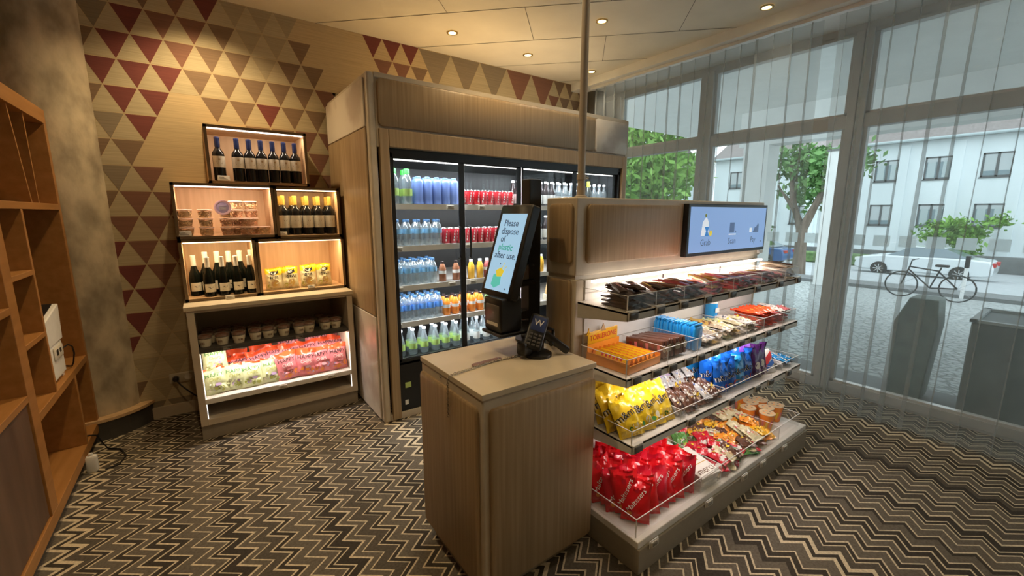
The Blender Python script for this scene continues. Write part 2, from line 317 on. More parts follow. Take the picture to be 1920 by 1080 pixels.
def pillow(w, h, t, seed, bands, crimp=.07, nu=14, nv=18, wr=.16, flat=None):
    """soft sealed bag standing on z=0, front towards -Y; bands: function (u,v,front)->material key. Returns MB and surface mapper"""
    r = random.Random(seed); off = Vector((r.random() * 50, r.random() * 50, r.random() * 50)); mb = MB(); mb.sharp = 24
    def th(u, v, front):
        vv = (v - crimp) / (1 - 2 * crimp)
        if vv <= 0 or vv >= 1: return .0015 + .002 * math.sin(u * 40 + seed) * (1 if front else -1)
        a = max(0, 1 - abs(2 * u - 1) ** 2.6) ** .7; bq = math.sin(math.pi * min(1, max(0, vv ** .8))) ** .55
        q = Vector((u * 3.2, v * 4, 3.1 if front else 9.7)) + off
        n1 = noise.noise(q) * 1.5 + (abs(noise.noise(q * 2.3)) - .25) * 2.0 + (abs(noise.noise(q * 4.1)) - .25) * .9
        edge = 1 + .7 * max(0, v - .72) / .28
        if flat and front: edge *= min(1, .18 + 5 * max(0, flat[0] - v, v - flat[1]))
        return max(.001, t / 2 * a * bq * (1 + wr * 1.6 * n1 * edge)) + .0015
    def P(u, v, front):
        pinch = 1 - .07 * math.sin(math.pi * v) + .03 * noise.noise(Vector((v * 6, u > .5, 7)) + off); k = max(0, v - .8) / .2
        sag = .006 * noise.noise(Vector((u * 3, v * 3, 0)) + off) + k * t * .30 * math.sin(u * 9 + seed) * (1 if wr > .2 else .4)
        return ((u - .5) * w * pinch, (-1 if front else 1) * th(u, v, front) + sag, v * h * (1 + .03 * k * math.sin(u * 5 + seed * 2)))
    for front in (True, False):
        idx = {}; base = len(mb.v)
        vs = [P(i / nu, j / nv, front) for j in range(nv + 1) for i in range(nu + 1)]
        groups = {}
        for j in range(nv):
            for i in range(nu):
                a = j * (nu + 1) + i; f = (a, a + 1, a + nu + 2, a + nu + 1) if front else (a + 1, a, a + nu + 1, a + nu + 2)
                groups.setdefault(bands((i + .5) / nu, (j + .5) / nv, front), []).append(f)
        mb.add(vs, [], bands(.5, .5, front)); o = base
        for k, fs in groups.items():
            for f in fs: mb.f.append(tuple(o + a for a in f)); mb.m.append(mb.slot(k)); mb.sm.append(True)
    def fn(x, z, lift=.0012):
        u = x / w + .5; v = z / h; p = P(min(1, max(0, u)), min(1, max(0, v)), True); return (p[0], p[1] - lift, p[2])
    return mb, fn
# ================================================================ THE ROOM
WX, WY, CZ, LX, FY = 4.25, 3.93, 3.0, -1.06, -2.6
struct(MB().box(LX, WX, FY, WY, -.06, 0, 'carpet').build('floor'))
c = MB().box(LX - .1, WX, FY, WY, CZ, CZ + .08, 'ceiling_paint')
RT = Matrix.Rotation(R(-45), 4, 'Z')   # panels are laid at 45 degrees; seams are shadow gaps
def seam(mb, p, q, w=.006):
    p, q = Vector(p), Vector(q); d = (q - p).normalized(); n = Vector((-d.y, d.x)) * w / 2
    mb.add([(a.x, a.y, CZ - .002) for a in (p + n, p - n, q - n, q + n)], [(0, 1, 2, 3)], 'dark_grey')
def clip(p, d):
    lo, hi = -20, 20
    for a, b, l, h in ((p[0], d[0], LX, 3.72), (p[1], d[1], FY, WY)):
        t = sorted(((l - a) / b, (h - a) / b)); lo = max(lo, t[0]); hi = min(hi, t[1])
    return lo, hi
k = -6
while k < 8:
    cst = 4.84 + .87 * k; lo, hi = clip((cst, 0), (-1, 1))
    if hi > lo: seam(c, (cst - lo, lo), (cst - hi, hi))
    j = -6
    while j < 8:
        dlt = (.63 if k % 2 == 0 else -.25) + 1.72 * j
        a = ((cst - dlt) / 2, (cst + dlt) / 2); b = ((cst + .87 - dlt) / 2, (cst + .87 + dlt) / 2)
        if all(LX < q[0] < 3.72 and FY < q[1] < WY for q in (a, b)): seam(c, a, b, .004)
        j += 1
    k += 1
struct(c.build('ceiling'))
struct(MB().box(3.72, WX, FY, WY, 2.92, CZ, 'plaster_white').build('trim_1'))
# back wall with the triangle wallpaper (one surface, a pattern of printed triangles)
wb = MB().box(LX - .1, WX + .1, WY, WY + .1, 0, CZ + .08, 'wp_base')
TW, TH = .171, .1685
def tri(x0, z0, w, h, k, down=True):
    y = WY - .0008 if down else WY - .0005
    vs = [(x0, y, z0), (x0 + w, y, z0), (x0 + w / 2, y, z0 - h)] if down else [(x0, y, z0 - h), (x0 + w, y, z0 - h), (x0 + w / 2, y, z0)]
    wb.add(vs, [(0, 2, 1) if down else (0, 1, 2)], k)
r_, b_, n_, g_, f_, o_ = 'wp_red', 'wp_redbrown', 'wp_brown', 'wp_grey', 'wp_faint', None
rows = {  # row -> colours of the down-pointing triangles, starting with index -2
    -2: [g_, g_, n_, b_, r_, f_, f_, f_, o_],
    -1: [g_, g_, r_, b_, b_, n_, f_, f_, n_, o_],
    0: [n_, r_, r_, b_, n_, n_, f_, n_, n_],
    1: [g_, r_, r_, r_, n_, n_, n_, n_, n_, b_],
    2: [n_, r_, r_, o_, n_, n_, r_, n_, n_, n_],
    3: [g_, g_, r_, o_, o_, o_, n_, n_, b_, b_],
    4: [n_, n_, o_, o_, o_, o_, o_, n_, b_, b_, n_],
    5: [g_, g_, b_, o_, o_, o_, n_, n_, b_, b_, b_],
    6: [n_, b_, b_, o_, n_, n_, n_, b_, n_, n_],
    7: [g_, b_, b_, b_, n_, n_, n_, n_, b_, b_, n_],
    8: [r_, b_, b_, n_, n_, n_, n_, b_, b_, n_, n_],
    9: [g_, r_, b_, n_, n_, n_, n_],
    10: [r_, r_, f_, n_, n_, n_, n_],
    11: [g_, r_, f_, f_, f_, f_, f_],
    12: [r_, f_, f_, f_, f_, f_],
    13: [f_, f_, f_, f_, f_, f_],
    14: [n_, f_, f_, f_, n_, f_], 15: [n_, g_, g_, f_, f_]}
for rw, cols in rows.items():
    zt = 2.660 - TH * rw; x0 = -.246 if rw % 2 == 0 else -.3315
    for i, kx in enumerate(cols):
        if kx is None: continue
        x = x0 + (i - 2) * TW
        tri(x + .003, zt - .002, TW - .006, TH - .006, kx)
        # the light triangle between this one and its right neighbour
        if i + 1 < len(cols) and cols[i + 1] is not None: tri(x + TW / 2 + .003, zt - .003, TW - .006, TH - .006, 'wp_light', False)
        if i == 0: tri(x - TW / 2 + .003, zt - .003, TW - .006, TH - .006, 'wp_light', False)
for i in range(3): tri(1.28 + i * .172, 2.998, .168, .168, r_)
for i in range(3): tri(1.366 + i * .172, 2.826, .168, .168, b_ if i < 2 else n_)
for i in range(5): tri(1.795 + i * .331, 2.995, .325, .335, g_ if i < 3 else b_); tri(1.795 + .1655 + i * .331, 2.995, .325, .335, 'wp_light', False)
for i in range(4): tri(3.45 + i * .172, 2.995, .168, .162, n_)
for i in range(4): tri(3.365 + i * .172, 2.828, .168, .162, n_ if i else b_)
for i in range(3): tri(1.0 + i * .171, 2.49 - i * .17, .168, .165, f_)
struct(wb.build('wall_back'))
struct(MB().box(LX - .1, LX, FY, WY, 0, CZ + .08, 'concrete').build('wall_left'))
struct(MB().box(LX - .1, WX + .1, FY - .1, FY, 0, CZ + .08, 'wall_plain').build('wall_front'))
struct(MB().box(-.45, -.13, WY - .015, WY, 0, .085, 'cabinet_cream').build('baseboard_back'))
# window wall: head, sill and bays of aluminium frames
rw = MB().box(WX - .02, WX + .10, FY, WY, 2.86, CZ + .06, 'frame_grey').box(WX - .01, WX + .12, FY, WY, -.06, .03, 'frame_grey')
rw.box(WX, WX + .1, 3.60, WY, 0, CZ, 'plaster_white')
struct(rw.build('wall_right', bevel=.003))
bays = [(3.60, 2.56), (2.44, 1.31), (1.20, .065), (-.055, -1.19), (-1.31, -2.6)]
for i, (ya, yb) in enumerate(bays):
    f = MB(); x0, x1 = WX - .02, WX + .06
    f.box(x0 - .015, x1 + .02, yb - .06, yb, .02, 2.87, 'frame_grey')
    if i == 0: f.box(x0 - .015, x1 + .02, ya, ya + .05, .02, 2.87, 'frame_grey')
    else: f.box(x0 - .015, x1 + .02, ya, ya + .06, .02, 2.87, 'frame_grey')
    f.box(x0, x1, yb, ya, .02, .085, 'frame_grey'); f.box(x0, x1, yb, ya, 2.16, 2.26, 'frame_grey'); f.box(x0, x1, yb, ya, 2.84, 2.87, 'frame_grey')
    for zz in ((.085, 2.16), (2.26, 2.84)):
        for yy in (yb, ya - .028): f.box(x0 + .012, x1 - .012, yy, yy + .028, zz[0], zz[1], 'frame_grey')
        f.box(x0 + .012, x1 - .012, yb, ya, zz[0], zz[0] + .02, 'acrylic_edge')
    w = struct(f.build('window_%d' % (i + 1), bevel=.002))
    g = MB(); [g.box(WX + .015, WX + .021, yb + .01, ya - .01, a, b, 'glass') for a, b in ((.09, 2.155), (2.265, 2.835))]
    g.build('pane', w)
# privacy decals: a row of frosted squares on the panes is stuck to the glass
for i, (ya, yb) in enumerate(bays[:3]):
    w = bpy.data.objects['window_%d' % (i + 1)]; g = MB(); y = ya - .0
    while y > yb + .10: g.box(WX + .0225, WX + .0235, y - .10, y, 1.248, 1.332, 'vinyl'); y -= .153
    g.build('frosted_squares', w)

# ceiling spots (each lamp with its own light)
spots = [(1.88, 3.44), (2.71, 3.47), (3.56, 3.45), (2.73, 2.55), (3.54, 1.68), (.12, 3.50), (1.88, 2.50), (1.0, 1.70), (1.88, 1.0), (.0, 1.75), (2.75, .75), (3.5, .6), (.1, .3), (1.4, -.4), (2.9, -.8), (-.2, -1.4), (1.6, -1.8)]
where = ['above the far left of the cooler surround', 'above the middle of the cooler surround', 'beside the white pole above the right end of the cooler', 'left of the pair nearest the window curtain', 'nearest the camera on the window side',
         'washing the patterned wall above the wine boxes', 'in front of the cooler', 'above the left aisle', 'above the checkout counter', 'above the shelving unit aisle', 'above the front of the snack stand', 'near the curtain behind the camera side', 'behind the camera on the left', 'behind the camera at the middle', 'behind the camera near the window', 'at the back left behind the camera', 'at the back middle behind the camera']
ring = MB().lathe([(.048, 0), (.048, -.006), (.034, -.008), (.032, -.001)], 'brass', n=18); bul = MB().lathe([(.031, .001), (.030, -.004), (.012, -.007)], 'bulb', n=14)
sp = proto('ceiling_spotlight', [('ring', ring), ('bulb', bul)])
for i, (x, y) in enumerate(spots):
    o = place(sp, 'recessed brass ceiling spotlight ' + where[i], 'ceiling light', 'recessed ceiling spotlights', (x, y, CZ - .0035))
    e = {0: 44, 1: 36, 2: 22, 3: 18, 4: 11, 5: 66, 6: 30, 7: 22, 8: 12, 9: 40, 10: 9, 11: 7, 13: 10, 14: 8}.get(i, 14)
    point_light('spot_beam', 'SPOT', (0, 0, -.02), e * LK, WARM if x < 2.4 else (1, .84, .62), o, .03, spot=130, blend=.8)

# concrete column with its wooden collar
cc = thing('concrete_column', 'round raw concrete column beside the orange bookcase', 'column', (-.74, 4.08, 0))
col_ = MB().lathe([(.30, 0), (.30, CZ)], 'concrete', n=48); col_.build('shaft', cc)
cm = MB(); n = 40
for i in range(n):
    a0, a1 = (2 * math.pi * j / n for j in (i, i + 1))
    if -.16 < .37 * math.sin(a0) + .0 < 99: continue
    for (ra, rb, z0, z1, k) in ((.302, .372, .13, .15, 'bamboo_box'), (.345, .36, 0, .13, 'dark_grey')):
        p = [(ra * math.cos(a0), ra * math.sin(a0)), (rb * math.cos(a0), rb * math.sin(a0)), (rb * math.cos(a1), rb * math.sin(a1)), (ra * math.cos(a1), ra * math.sin(a1))]
        cm.prism(p, z0, z1, k, 'z')
cm.build('collar', cc)
o = MB().lathe([(.105, 0), (.105, 2.92)], 'column_dark', n=32).build('corner_column', loc=(4.0, 3.80, 0)); tag(o, 'dark round column in the room corner behind the drinks cooler', 'column')

# sheer curtains with pleats
def curtain(y0, y1, label, seed):
    r = random.Random(seed); mb = MB(); s = y0; pts = []
    while s < y1:
        p = .132 * (1 + .12 * (r.random() - .5)); amp = r.uniform(.8, 1.25)
        for i in range(14): pts.append((s + p * i / 14, i / 14, amp))
        s += p
    zs = [.015, .3, .8, 1.4, 2.0, 2.5, 2.75, 2.885]; vs = []
    for z in zs:
        k = z / 2.9
        for (sy, ph, amp) in pts:
            a = ph * 2 * math.pi
            vs.append((3.86 - .05 + .018 * amp * math.cos(a) * (1.4 - .5 * k) + .006 * math.sin(sy * 7 + z * 2), sy + (.030 + .006 * (1 - k)) * amp * math.sin(a) + (1 - k) * .03 * math.sin(sy * 5 + seed), z))
    n = len(pts); mb.add(vs, [(j * n + i, j * n + i + 1, (j + 1) * n + i + 1, (j + 1) * n + i) for j in range(len(zs) - 1) for i in range(n - 1)], 'sheer', True)
    tag(mb.build('sheer_curtain'), label, 'curtain')
curtain(1.40, 3.64, 'sheer grey pleated curtain over the window beside the snack stand', 3)
curtain(-2.5, 1.24, 'sheer grey pleated curtain drawn over the right window near the camera', 5)
tag(MB().box(3.79, 3.83, FY + .05, 3.68, 2.893, 2.919, 'white').build('curtain_track'), 'white curtain track along the ceiling edge above the windows', 'curtain rail')

# ================================================================ OUTSIDE
def gz(x): return -.05 - .0614 * (x - 4.4) if x < 30 else -1.62
g = MB(); g.add([(4.36, -12, gz(4.36)), (5.3, -12, gz(5.3)), (5.3, 30, gz(5.3)), (4.36, 30, gz(4.36))], [(0, 1, 2, 3)], 'curb')
g.add([(5.3, -12, gz(5.3)), (17.6, -12, gz(17.6)), (17.6, 40, gz(17.6)), (5.3, 40, gz(5.3))], [(0, 1, 2, 3)], 'cobble')
struct(g.build('ground_plaza'))
g = MB(); g.prism([(16.7, gz(16.7) - .3), (16.7, gz(16.7) + .10), (18.4, gz(18.4) + .12), (18.4, gz(18.4) - .3)], -20, 60, 'curb', 'y')
g.add([(18.4, -20, gz(18.4)), (30, -20, gz(30)), (30, 60, gz(30)), (18.4, 60, gz(18.4))], [(0, 1, 2, 3)], 'asphalt')
g.add([(30, -20, -1.62), (60, -20, -1.62), (60, 70, -1.62), (30, 70, -1.62)], [(0, 1, 2, 3)], 'asphalt')
struct(g.build('ground_street'))
struct(MB().box(4.36, 10.2, -14, 6.0, 3.24, 3.6, 'plaster_white').box(8.0, 8.35, -14, 4.05, 2.66, 3.24, 'plaster_white').build('trim_2'))
for x, y, w, z, lb in ((8.0, 3.54, .42, 2.66, 'white square pillar under the canopy beam, left of the tree'), (15.8, 4.7, .55, 3.36, 'white square pillar with dark cap standing farther out on the plaza')):
    b = MB().box(x, x + .4, y, y + w, gz(x) - .05, z, 'plaster_white')
    if x > 10: b.box(x - .03, x + .43, y - .03, y + w + .03, z, z + .06, 'curb')
    tag(b.build('canopy_pillar'), lb, 'pillar')
# white building across the street
bd = thing('apartment_building', 'white two-storey apartment building with dark framed windows across the street', 'building', (37, 0, -1.62))
b = MB().box(0, 8, -22, 20.6, 0, 7.55, 'facade')
for k in range(-9, 9):
    y = 8.25 + 2.44 * k
    if -21 < y < 20: b.box(-.10, 0, y - .42, y + .05, 0, 7.4, 'facade')
b.build('walls', bd)
MB().prism([(-.45, 7.55), (4, 10.2), (8.4, 7.55)], -22.4, 20.9, 'roof_tile').build('roof', bd); MB().tube([(-.5, -22.4, 7.6), (-.5, 20.9, 7.6)], .09, 'curtain_far').build('gutter', bd)
for k in range(-8, 5):
    for s_, zb in ((0, 2.32), (1, 5.18)):
        y = 8.26 - 2.44 * k
        if y > 19.4: continue
        hw = 1.24; f = MB()
        for a in ((0, hw, 0, .09), (0, hw, 1.27, 1.36), (0, .09, 0, 1.36), (hw - .09, hw, 0, 1.36), (hw / 2 - .06, hw / 2 + .06, 0, 1.36)): f.box(-.03, .05, y + a[0], y + a[1], zb + a[2], zb + a[3], 'win_frame')
        f.box(-.06, .0, y - .05, y + hw + .05, zb - .06, zb, 'win_frame')
        w = f.build('window', bd)
        g = MB().box(-.008, .0, y + .09, y + hw - .09, zb + .09, zb + 1.27, 'win_glass')
        if (k + s_) % 3 == 0: g.box(-.014, -.008, y + .09, y + hw - .09, zb + .35, zb + 1.27, 'shutter')
        else:
            g.box(-.014, -.008, y + .13, y + .42, zb + .12, zb + 1.24, 'curtain_far'); g.box(-.014, -.008, y + .75, y + 1.1, zb + .12, zb + 1.24, 'curtain_far'); g.box(-.02, -.014, y + .09, y + hw - .09, zb + 1.05, zb + 1.27, 'shutter')
        g.build('pane', w)
b2 = thing('gabled_house', 'white house with a steep tiled gable left of the plaza pillar', 'building', (33, 24, -1.62))
MB().box(0, 8, 0, 7, 0, 6.2, 'facade').build('walls', b2); MB().prism([(-.4, 6.2), (4, 9.6), (8.4, 6.2)], -.3, 7.3, 'roof_tile').build('roof', b2)
for y in (1.0, 4.2):
    w = MB().box(-.04, .02, y, y + 1.2, 3.6, 4.95, 'win_frame').build('window', b2); MB().box(-.06, -.04, y + .12, y + 1.08, 3.72, 4.83, 'win_glass').build('pane', w)
# low wall with concrete cubes and hedge
tag(MB().box(33.6, 34.0, -20, 15, -1.62, -.75, 'curb').build('street_wall'), 'low dark wall along the pavement in front of the white building', 'wall')
def foliage(name, parent, c, rad, n, key, seed, leaf=.22):
    r = random.Random(seed); mb = MB(); vs = []; fs = []
    cl = [(Vector([r.gauss(0, .5) for _ in range(3)])) for _ in range(max(6, n // 160))]
    for i in range(n):
        q = cl[r.randrange(len(cl))] + Vector([r.gauss(0, .22) for _ in range(3)])
        p = Vector((c[0] + q.x * rad[0], c[1] + q.y * rad[1], c[2] + q.z * rad[2]))
        a = Vector([r.gauss(0, 1) for _ in range(3)]).normalized(); b_ = a.cross(Vector([r.gauss(0, 1) for _ in range(3)])).normalized(); s = leaf * r.uniform(.5, 1.2)
        o = len(vs); vs += [p - a * s, p + b_ * s * .5, p + a * s, p - b_ * s * .5]; fs.append((o, o + 1, o + 2, o + 3))
    mb.add(vs, fs, key); return mb.build(name, parent)
t = thing('street_tree', 'leafy street tree with forked trunk between the two pillars', 'tree', (19.5, 7.05, gz(19.5)))
tk = MB(); tk.tube([(0, 0, -.2), (0, 0, .9), (.05, .05, 2.0)], [.30, .22, .21], 'bark'); tk.tube([(.05, .05, 1.8), (0, .45, 2.9), (-.1, .62, 4.4)], [.19, .13, .06], 'bark'); tk.tube([(.05, .05, 1.8), (.1, -.35, 2.9), (.1, -.75, 4.2)], [.19, .12, .05], 'bark'); tk.tube([(0, .3, 2.5), (-.2, 1.0, 3.6)], [.09, .03], 'bark'); tk.tube([(.1, -.3, 2.8), (.2, -1.5, 3.9)], [.09, .03], 'bark')
tk.build('trunk', t); foliage('foliage', t, (0, -.1, 4.4), (1.3, 1.9, 1.3), 1700, 'leaf_dark', 4, .16)
for i, (x, y, z, rx, ry, rz, n, key, lb) in enumerate(((21, 15.5, 4.2, 2.5, 2.6, 3.4, 5200, 'leaf', 'bright green tree filling the far left window'), (26, 21, 3.6, 2.6, 2.6, 3.0, 3600, 'leaf', 'pale green tree behind the far left window tree'), (24, 11.2, .6, 1.6, 1.2, 1.4, 1800, 'leaf_dark', 'low bushy tree beside the blue car'))):
    t = thing('garden_tree', lb, 'tree', (x, y, gz(x) if x < 30 else -1.62)); MB().tube([(0, 0, -.1), (.1, 0, z + 1.3)], [.22, .10], 'bark').build('trunk', t); foliage('foliage', t, (0, 0, z + 1.4), (rx, ry, rz), n, key, 10 + i, .26)
t = thing('round_shrub', 'bright green round shrub in front of the white building', 'shrub', (35.3, 4.6, -1.62)); MB().tube([(0, 0, 0), (0, 0, 1.4)], .06, 'bark').build('stem', t); foliage('foliage', t, (0, 0, 2.0), (.55, 1.4, .75), 1900, 'leaf', 31, .16)
for y0, y1, lb in ((6, 14, 'clipped dark hedge behind the white car bonnet'), (-10, 1.2, 'clipped dark hedge at the right behind the white car boot')):
    tag(MB().box(31.8, 32.8, y0, y1, -1.62, -.95, 'hedge').build('hedge', bevel=.1), lb, 'hedge')
# cars
def car(loc, body, label, L=4.9, H=1.45):
    c = thing('parked_car', label, 'car', loc); hw = .9
    prof = [(-L / 2, .35), (-L / 2 + .02, .62), (-L / 2 + .25, .88), (-L / 2 + 1.0, 1.0), (-L * .14, 1.0), (L / 2 - .8, 1.02), (L / 2 - .12, .95), (L / 2, .65), (L / 2 - .03, .33), (L / 2 - .3, .24), (-L / 2 + .3, .24)]
    b = MB(); b.prism([(-p[0], p[1]) for p in prof], -hw, hw, body, 'x'); b.v = [(x, y, z) for x, y, z in b.v]; b.build('body', c, bevel=.07)
    cab = [(L * .24, 1.0), (L * .08, H - .03), (-L * .16, H), (-L * .34, 1.03)]
    g = MB(); vs = [(s * (hw - .06), y, z) if z < 1.1 else (s * (hw - .26), y, z) for s in (-1, 1) for y, z in cab]; g.add(vs, [(0, 1, 2, 3), (7, 6, 5, 4), (0, 4, 5, 1), (1, 5, 6, 2), (2, 6, 7, 3)], 'car_glass'); g.build('windows', c)
    MB().add([(s * (hw - .25), y, z + .012) for s in (-1, 1) for y, z in cab[1:3]], [(0, 1, 3, 2)], body) if 0 else None
    rf = MB(); rf.box(-hw + .24, hw - .24, -L * .17, L * .09, H - .03, H + .02, body); rf.build('roof', c, bevel=.02)
    for sx in (-1, 1):
        for y in (L * .29, -L * .29):
            T = Matrix.Translation((sx * (hw - .06), y, .33)) @ Matrix.Rotation(R(90), 4, 'Y')
            w = MB().lathe([(.20, -.11), (.33, -.10), (.34, 0), (.33, .10), (.20, .11)], 'tyre', n=24, T=T).build('wheel', c)
            h = MB().lathe([(.21, -.085), (.21, .085)], 'dark_metal', n=20, T=T)
            for q in range(8): a = R(45 * q); h.box(-.018, .018, .03, .21, .112 * sx - .012, .112 * sx + .012, 'steel', T=T @ Matrix.Rotation(a, 4, 'Z'))
            h.build('rim', w)
    for sx in (-1, 1): MB().box(sx * .62 - .2, sx * .62 + .2, -L / 2 - .02, -L / 2 + .18, .72, .88, 'tail_red').build('tail_light', c); MB().box(sx * .62 - .2, sx * .62 + .2, L / 2 - .14, L / 2 + .01, .66, .80, 'white').build('headlight', c)
car((28.4, 4.95, gz(28.4) - .02), 'car_white', 'white saloon car parked across the street')
car((27.6, 12.6, gz(27.6)), 'car_blue', 'blue car parked behind the street tree', 4.3, 1.5)
# bicycle leaning at the street edge
bk = thing('bicycle', 'dark city bicycle standing on the plaza in front of the white car', 'bicycle', (15.2, 2.45, gz(15.2)))
for y in (.55, -.52):
    w = MB(); w.tube([(0, y + .33 * math.cos(a), .34 + .33 * math.sin(a)) for a in [2 * math.pi * i / 28 for i in range(29)]], .018, 'tyre')
    for i in range(10): a = math.pi * i / 5; w.tube([(0, y, .34), (0, y + .32 * math.cos(a), .34 + .32 * math.sin(a))], .003, 'steel', 4)
    w.build('wheel', bk)
f = MB()
for p in ([(0, .55, .34), (0, .42, .85)], [(0, .44, .75), (0, -.02, .30)], [(0, .43, .82), (0, -.15, .75)], [(0, -.02, .30), (0, -.18, .85)], [(0, -.02, .30), (0, -.52, .34)], [(0, -.16, .72), (0, -.52, .34)]): f.tube(p, .018, 'dark_metal')
f.build('bike_frame', bk); MB().tube([(0, .42, .85), (.02, .40, 1.0), (-.25, .32, 1.02)], .014, 'dark_metal').tube([(.02, .40, 1.0), (.25, .32, 1.02)], .014, 'dark_metal').build('handlebar', bk); MB().box(-.07, .07, -.32, -.06, .86, .92, 'tyre').build('saddle', bk, bevel=.02)
for (y, lb) in ((2.0, 'white post standing right behind the bicycle'), (-.7, 'white post at the right edge of the plaza')):
    o = MB().tube([(0, 0, 0), (0, 0, 1.15)], .04, 'white').tube([(0, 0, .85), (0, 0, 1.17)], .05, 'dark_metal').build('street_post', loc=(16.6, y, gz(16.6))); tag(o, lb, 'post')
# planters outside the window
p = MB(); p.prism([(-.11, 0), (.11, 0), (.13, .66), (.05, .88), (-.13, .88), (-.15, .66)], -.13, .13, 'planter_green', 'x'); o = p.build('litter_bin', loc=(4.95, .83, gz(4.95)), bevel=.008); tag(o, 'tall grey-green outdoor bin with sloped top just outside the glass', 'bin')
t = thing('tall_planter', 'large dark grey square planter outside the glass at the right', 'planter', (4.95, .12, gz(4.95)))
p = MB().box(-.33, .33, -.36, .36, 0, .78, 'planter_grey'); p.build('box', t, bevel=.01); r_m = MB()
for a in ((-.34, .34, -.37, -.33), (-.34, .34, .33, .37), (-.34, -.30, -.37, .37), (.30, .34, -.37, .37)): r_m.box(*a, .78, .80, 'shutter')
r_m.build('rim', t)
# ================================================================ ORANGE BOOKCASE
SX = -.68; DX = -1.04
t = thing('bookcase', 'tall orange-brown wooden bookcase along the left wall', 'bookcase', (0, 0, 0))
b = MB()
ow = 'orange_wood'
b.box(DX - .012, DX, .6, 3.78, .08, 2.10, 'orange_wood_dark'); b.build('back_panel', t)
b = MB().box(DX, SX, .6, 3.78, 2.02, 2.10, ow); b.build('top_board', t, bevel=.002)
MB().box(DX, SX, .6, 3.78, .075, .135, ow).build('bottom_board', t, bevel=.002)
MB().box(DX + .02, SX - .03, .62, 3.76, 0, .075, 'dark_grey').build('plinth', t)
MB().box(DX, SX, 3.735, 3.78, .135, 2.02, ow).build('side_panel', t, bevel=.002)
MB().box(DX, SX, .6, 3.735, 1.52, 1.555, ow).build('shelf', t, bevel=.002)
MB().box(DX, SX, 2.64, 2.735, .135, 1.52, ow).build('upright', t, bevel=.002)
MB().box(DX, SX, 1.3, 1.395, .135, 1.52, ow).build('upright', t, bevel=.002)
MB().box(DX, SX, 3.03, 3.055, .60, 1.52, ow).build('upright', t, bevel=.002)
MB().box(DX, SX, 2.735, 3.03, 1.205, 1.23, ow).build('shelf', t, bevel=.002); MB().box(DX, SX, 2.735, 3.03, .895, .92, ow).build('shelf', t, bevel=.002)
MB().box(DX, SX, 2.735, 3.735, .56, .60, ow).build('shelf', t, bevel=.002)
MB().box(DX, SX, 3.40, 3.43, .135, .56, ow).build('upright', t, bevel=.002)
MB().box(DX, SX, 1.395, 2.64, .69, .72, ow).build('shelf', t, bevel=.002); MB().box(DX, SX, 1.395, 2.64, 1.08, 1.11, ow).build('shelf', t, bevel=.002)
MB().box(SX - .03, SX - .008, 1.40, 2.635, .14, .685, 'walnut_door').build('door', t, bevel=.002)
for ya, yb in ((3.17, 3.29), (3.41, 3.415)):
    b = MB(); b.prism([(ya, 2.02), (ya + .014, 2.02), (yb + .014, 1.555), (yb, 1.555)], DX, SX - .015, 'orange_wood', 'x'); b.build('divider', t)
# label printer on the shelf
t = thing('label_printer', 'white desktop label printer on the bookcase shelf', 'printer', (-.80, 3.24, .60))
T = Matrix.Rotation(R(0), 4, 'Z')
b = MB().box(-.10, .10, -.12, .13, .018, .20, 'white'); b.build('body', t, bevel=.008)
b = MB(); b.prism([(-.13, .205), (.14, .205), (.17, .40), (-.13, .345)], -.11, .105, 'white', 'x'); b.build('paper_tray', t, bevel=.006)
MB().prism([(-.10, .346), (.155, .400), (.155, .402), (-.10, .35)], -.09, .085, 'black', 'x').build('tray_opening', t)
MB().rbox((.104, .02, .155), .16, .07, .008, .012, 'off_white', 'x').build('port_panel', t); MB().box(.107, .110, -.03, .0, .145, .175, 'black').box(.107, .110, .03, .055, .15, .172, 'black').build('socket', t)
for x in (-.08, .08):
    for y in (-.1, .1): MB().box(x - .012, x + .012, y - .012, y + .012, 0, .018, 'white').build('foot', t)
o = MB().tube([(-.695, 3.33, .755), (-.678, 3.37, .765), (-.672, 3.42, .74), (-.676, 3.46, .69), (-.690, 3.48, .63), (-.70, 3.485, .607), (-.74, 3.52, .606), (-.90, 3.60, .606)], .004, 'black', 6).build('printer_cable'); tag(o, 'short black cable curling from the label printer over the bookcase shelf', 'cable')
o = MB().tube([(-.86, 3.45, .141), (-.74, 3.50, .141), (-.69, 3.52, .142), (-.662, 3.54, .125), (-.645, 3.56, .06), (-.625, 3.57, .008), (-.56, 3.52, .006), (-.52, 3.40, .006), (-.54, 3.30, .006), (-.60, 3.27, .006)], .0045, 'black', 6).build('floor_cable'); tag(o, 'black cable running from the bookcase bottom board onto the carpet', 'cable')
o = MB().rbox((0, 0, .05), .05, .10, .035, .012, 'white', 'y').tube([(0, 0, .1), (0, 0, .115)], .01, 'white').build('plug_adapter', loc=(-.655, 3.30, 0)); tag(o, 'small white plug adapter standing on the carpet by the bookcase', 'adapter')
# wall sockets and the black cable
t = thing('wall_socket', 'cream double wall socket low on the patterned wall', 'socket', (-.225, WY - .002, .285))
MB().rbox((0, -.006, 0), .15, .075, .012, .008, 'socket').build('plate', t)
for x in (-.037, .037): MB().lathe([(.024, 0), (.024, .004), (.019, .002)], 'off_white', n=18, T=Matrix.Translation((x, -.012, 0)) @ Matrix.Rotation(R(90), 4, 'X')).build('outlet', t)
t = thing('power_plug', 'black power plug in the wall socket with its cable behind the cabinet', 'plug', (-.262, WY - .016, .285))
MB().lathe([(.02, 0), (.019, .03), (.009, .04)], 'black', n=12, T=Matrix.Rotation(R(90), 4, 'X')).build('plug_body', t); MB().tube([(0, -.04, 0), (.03, -.07, -.04), (.08, -.09, -.10), (.13, -.08, -.16)], .005, 'black', 6).build('cable', t)

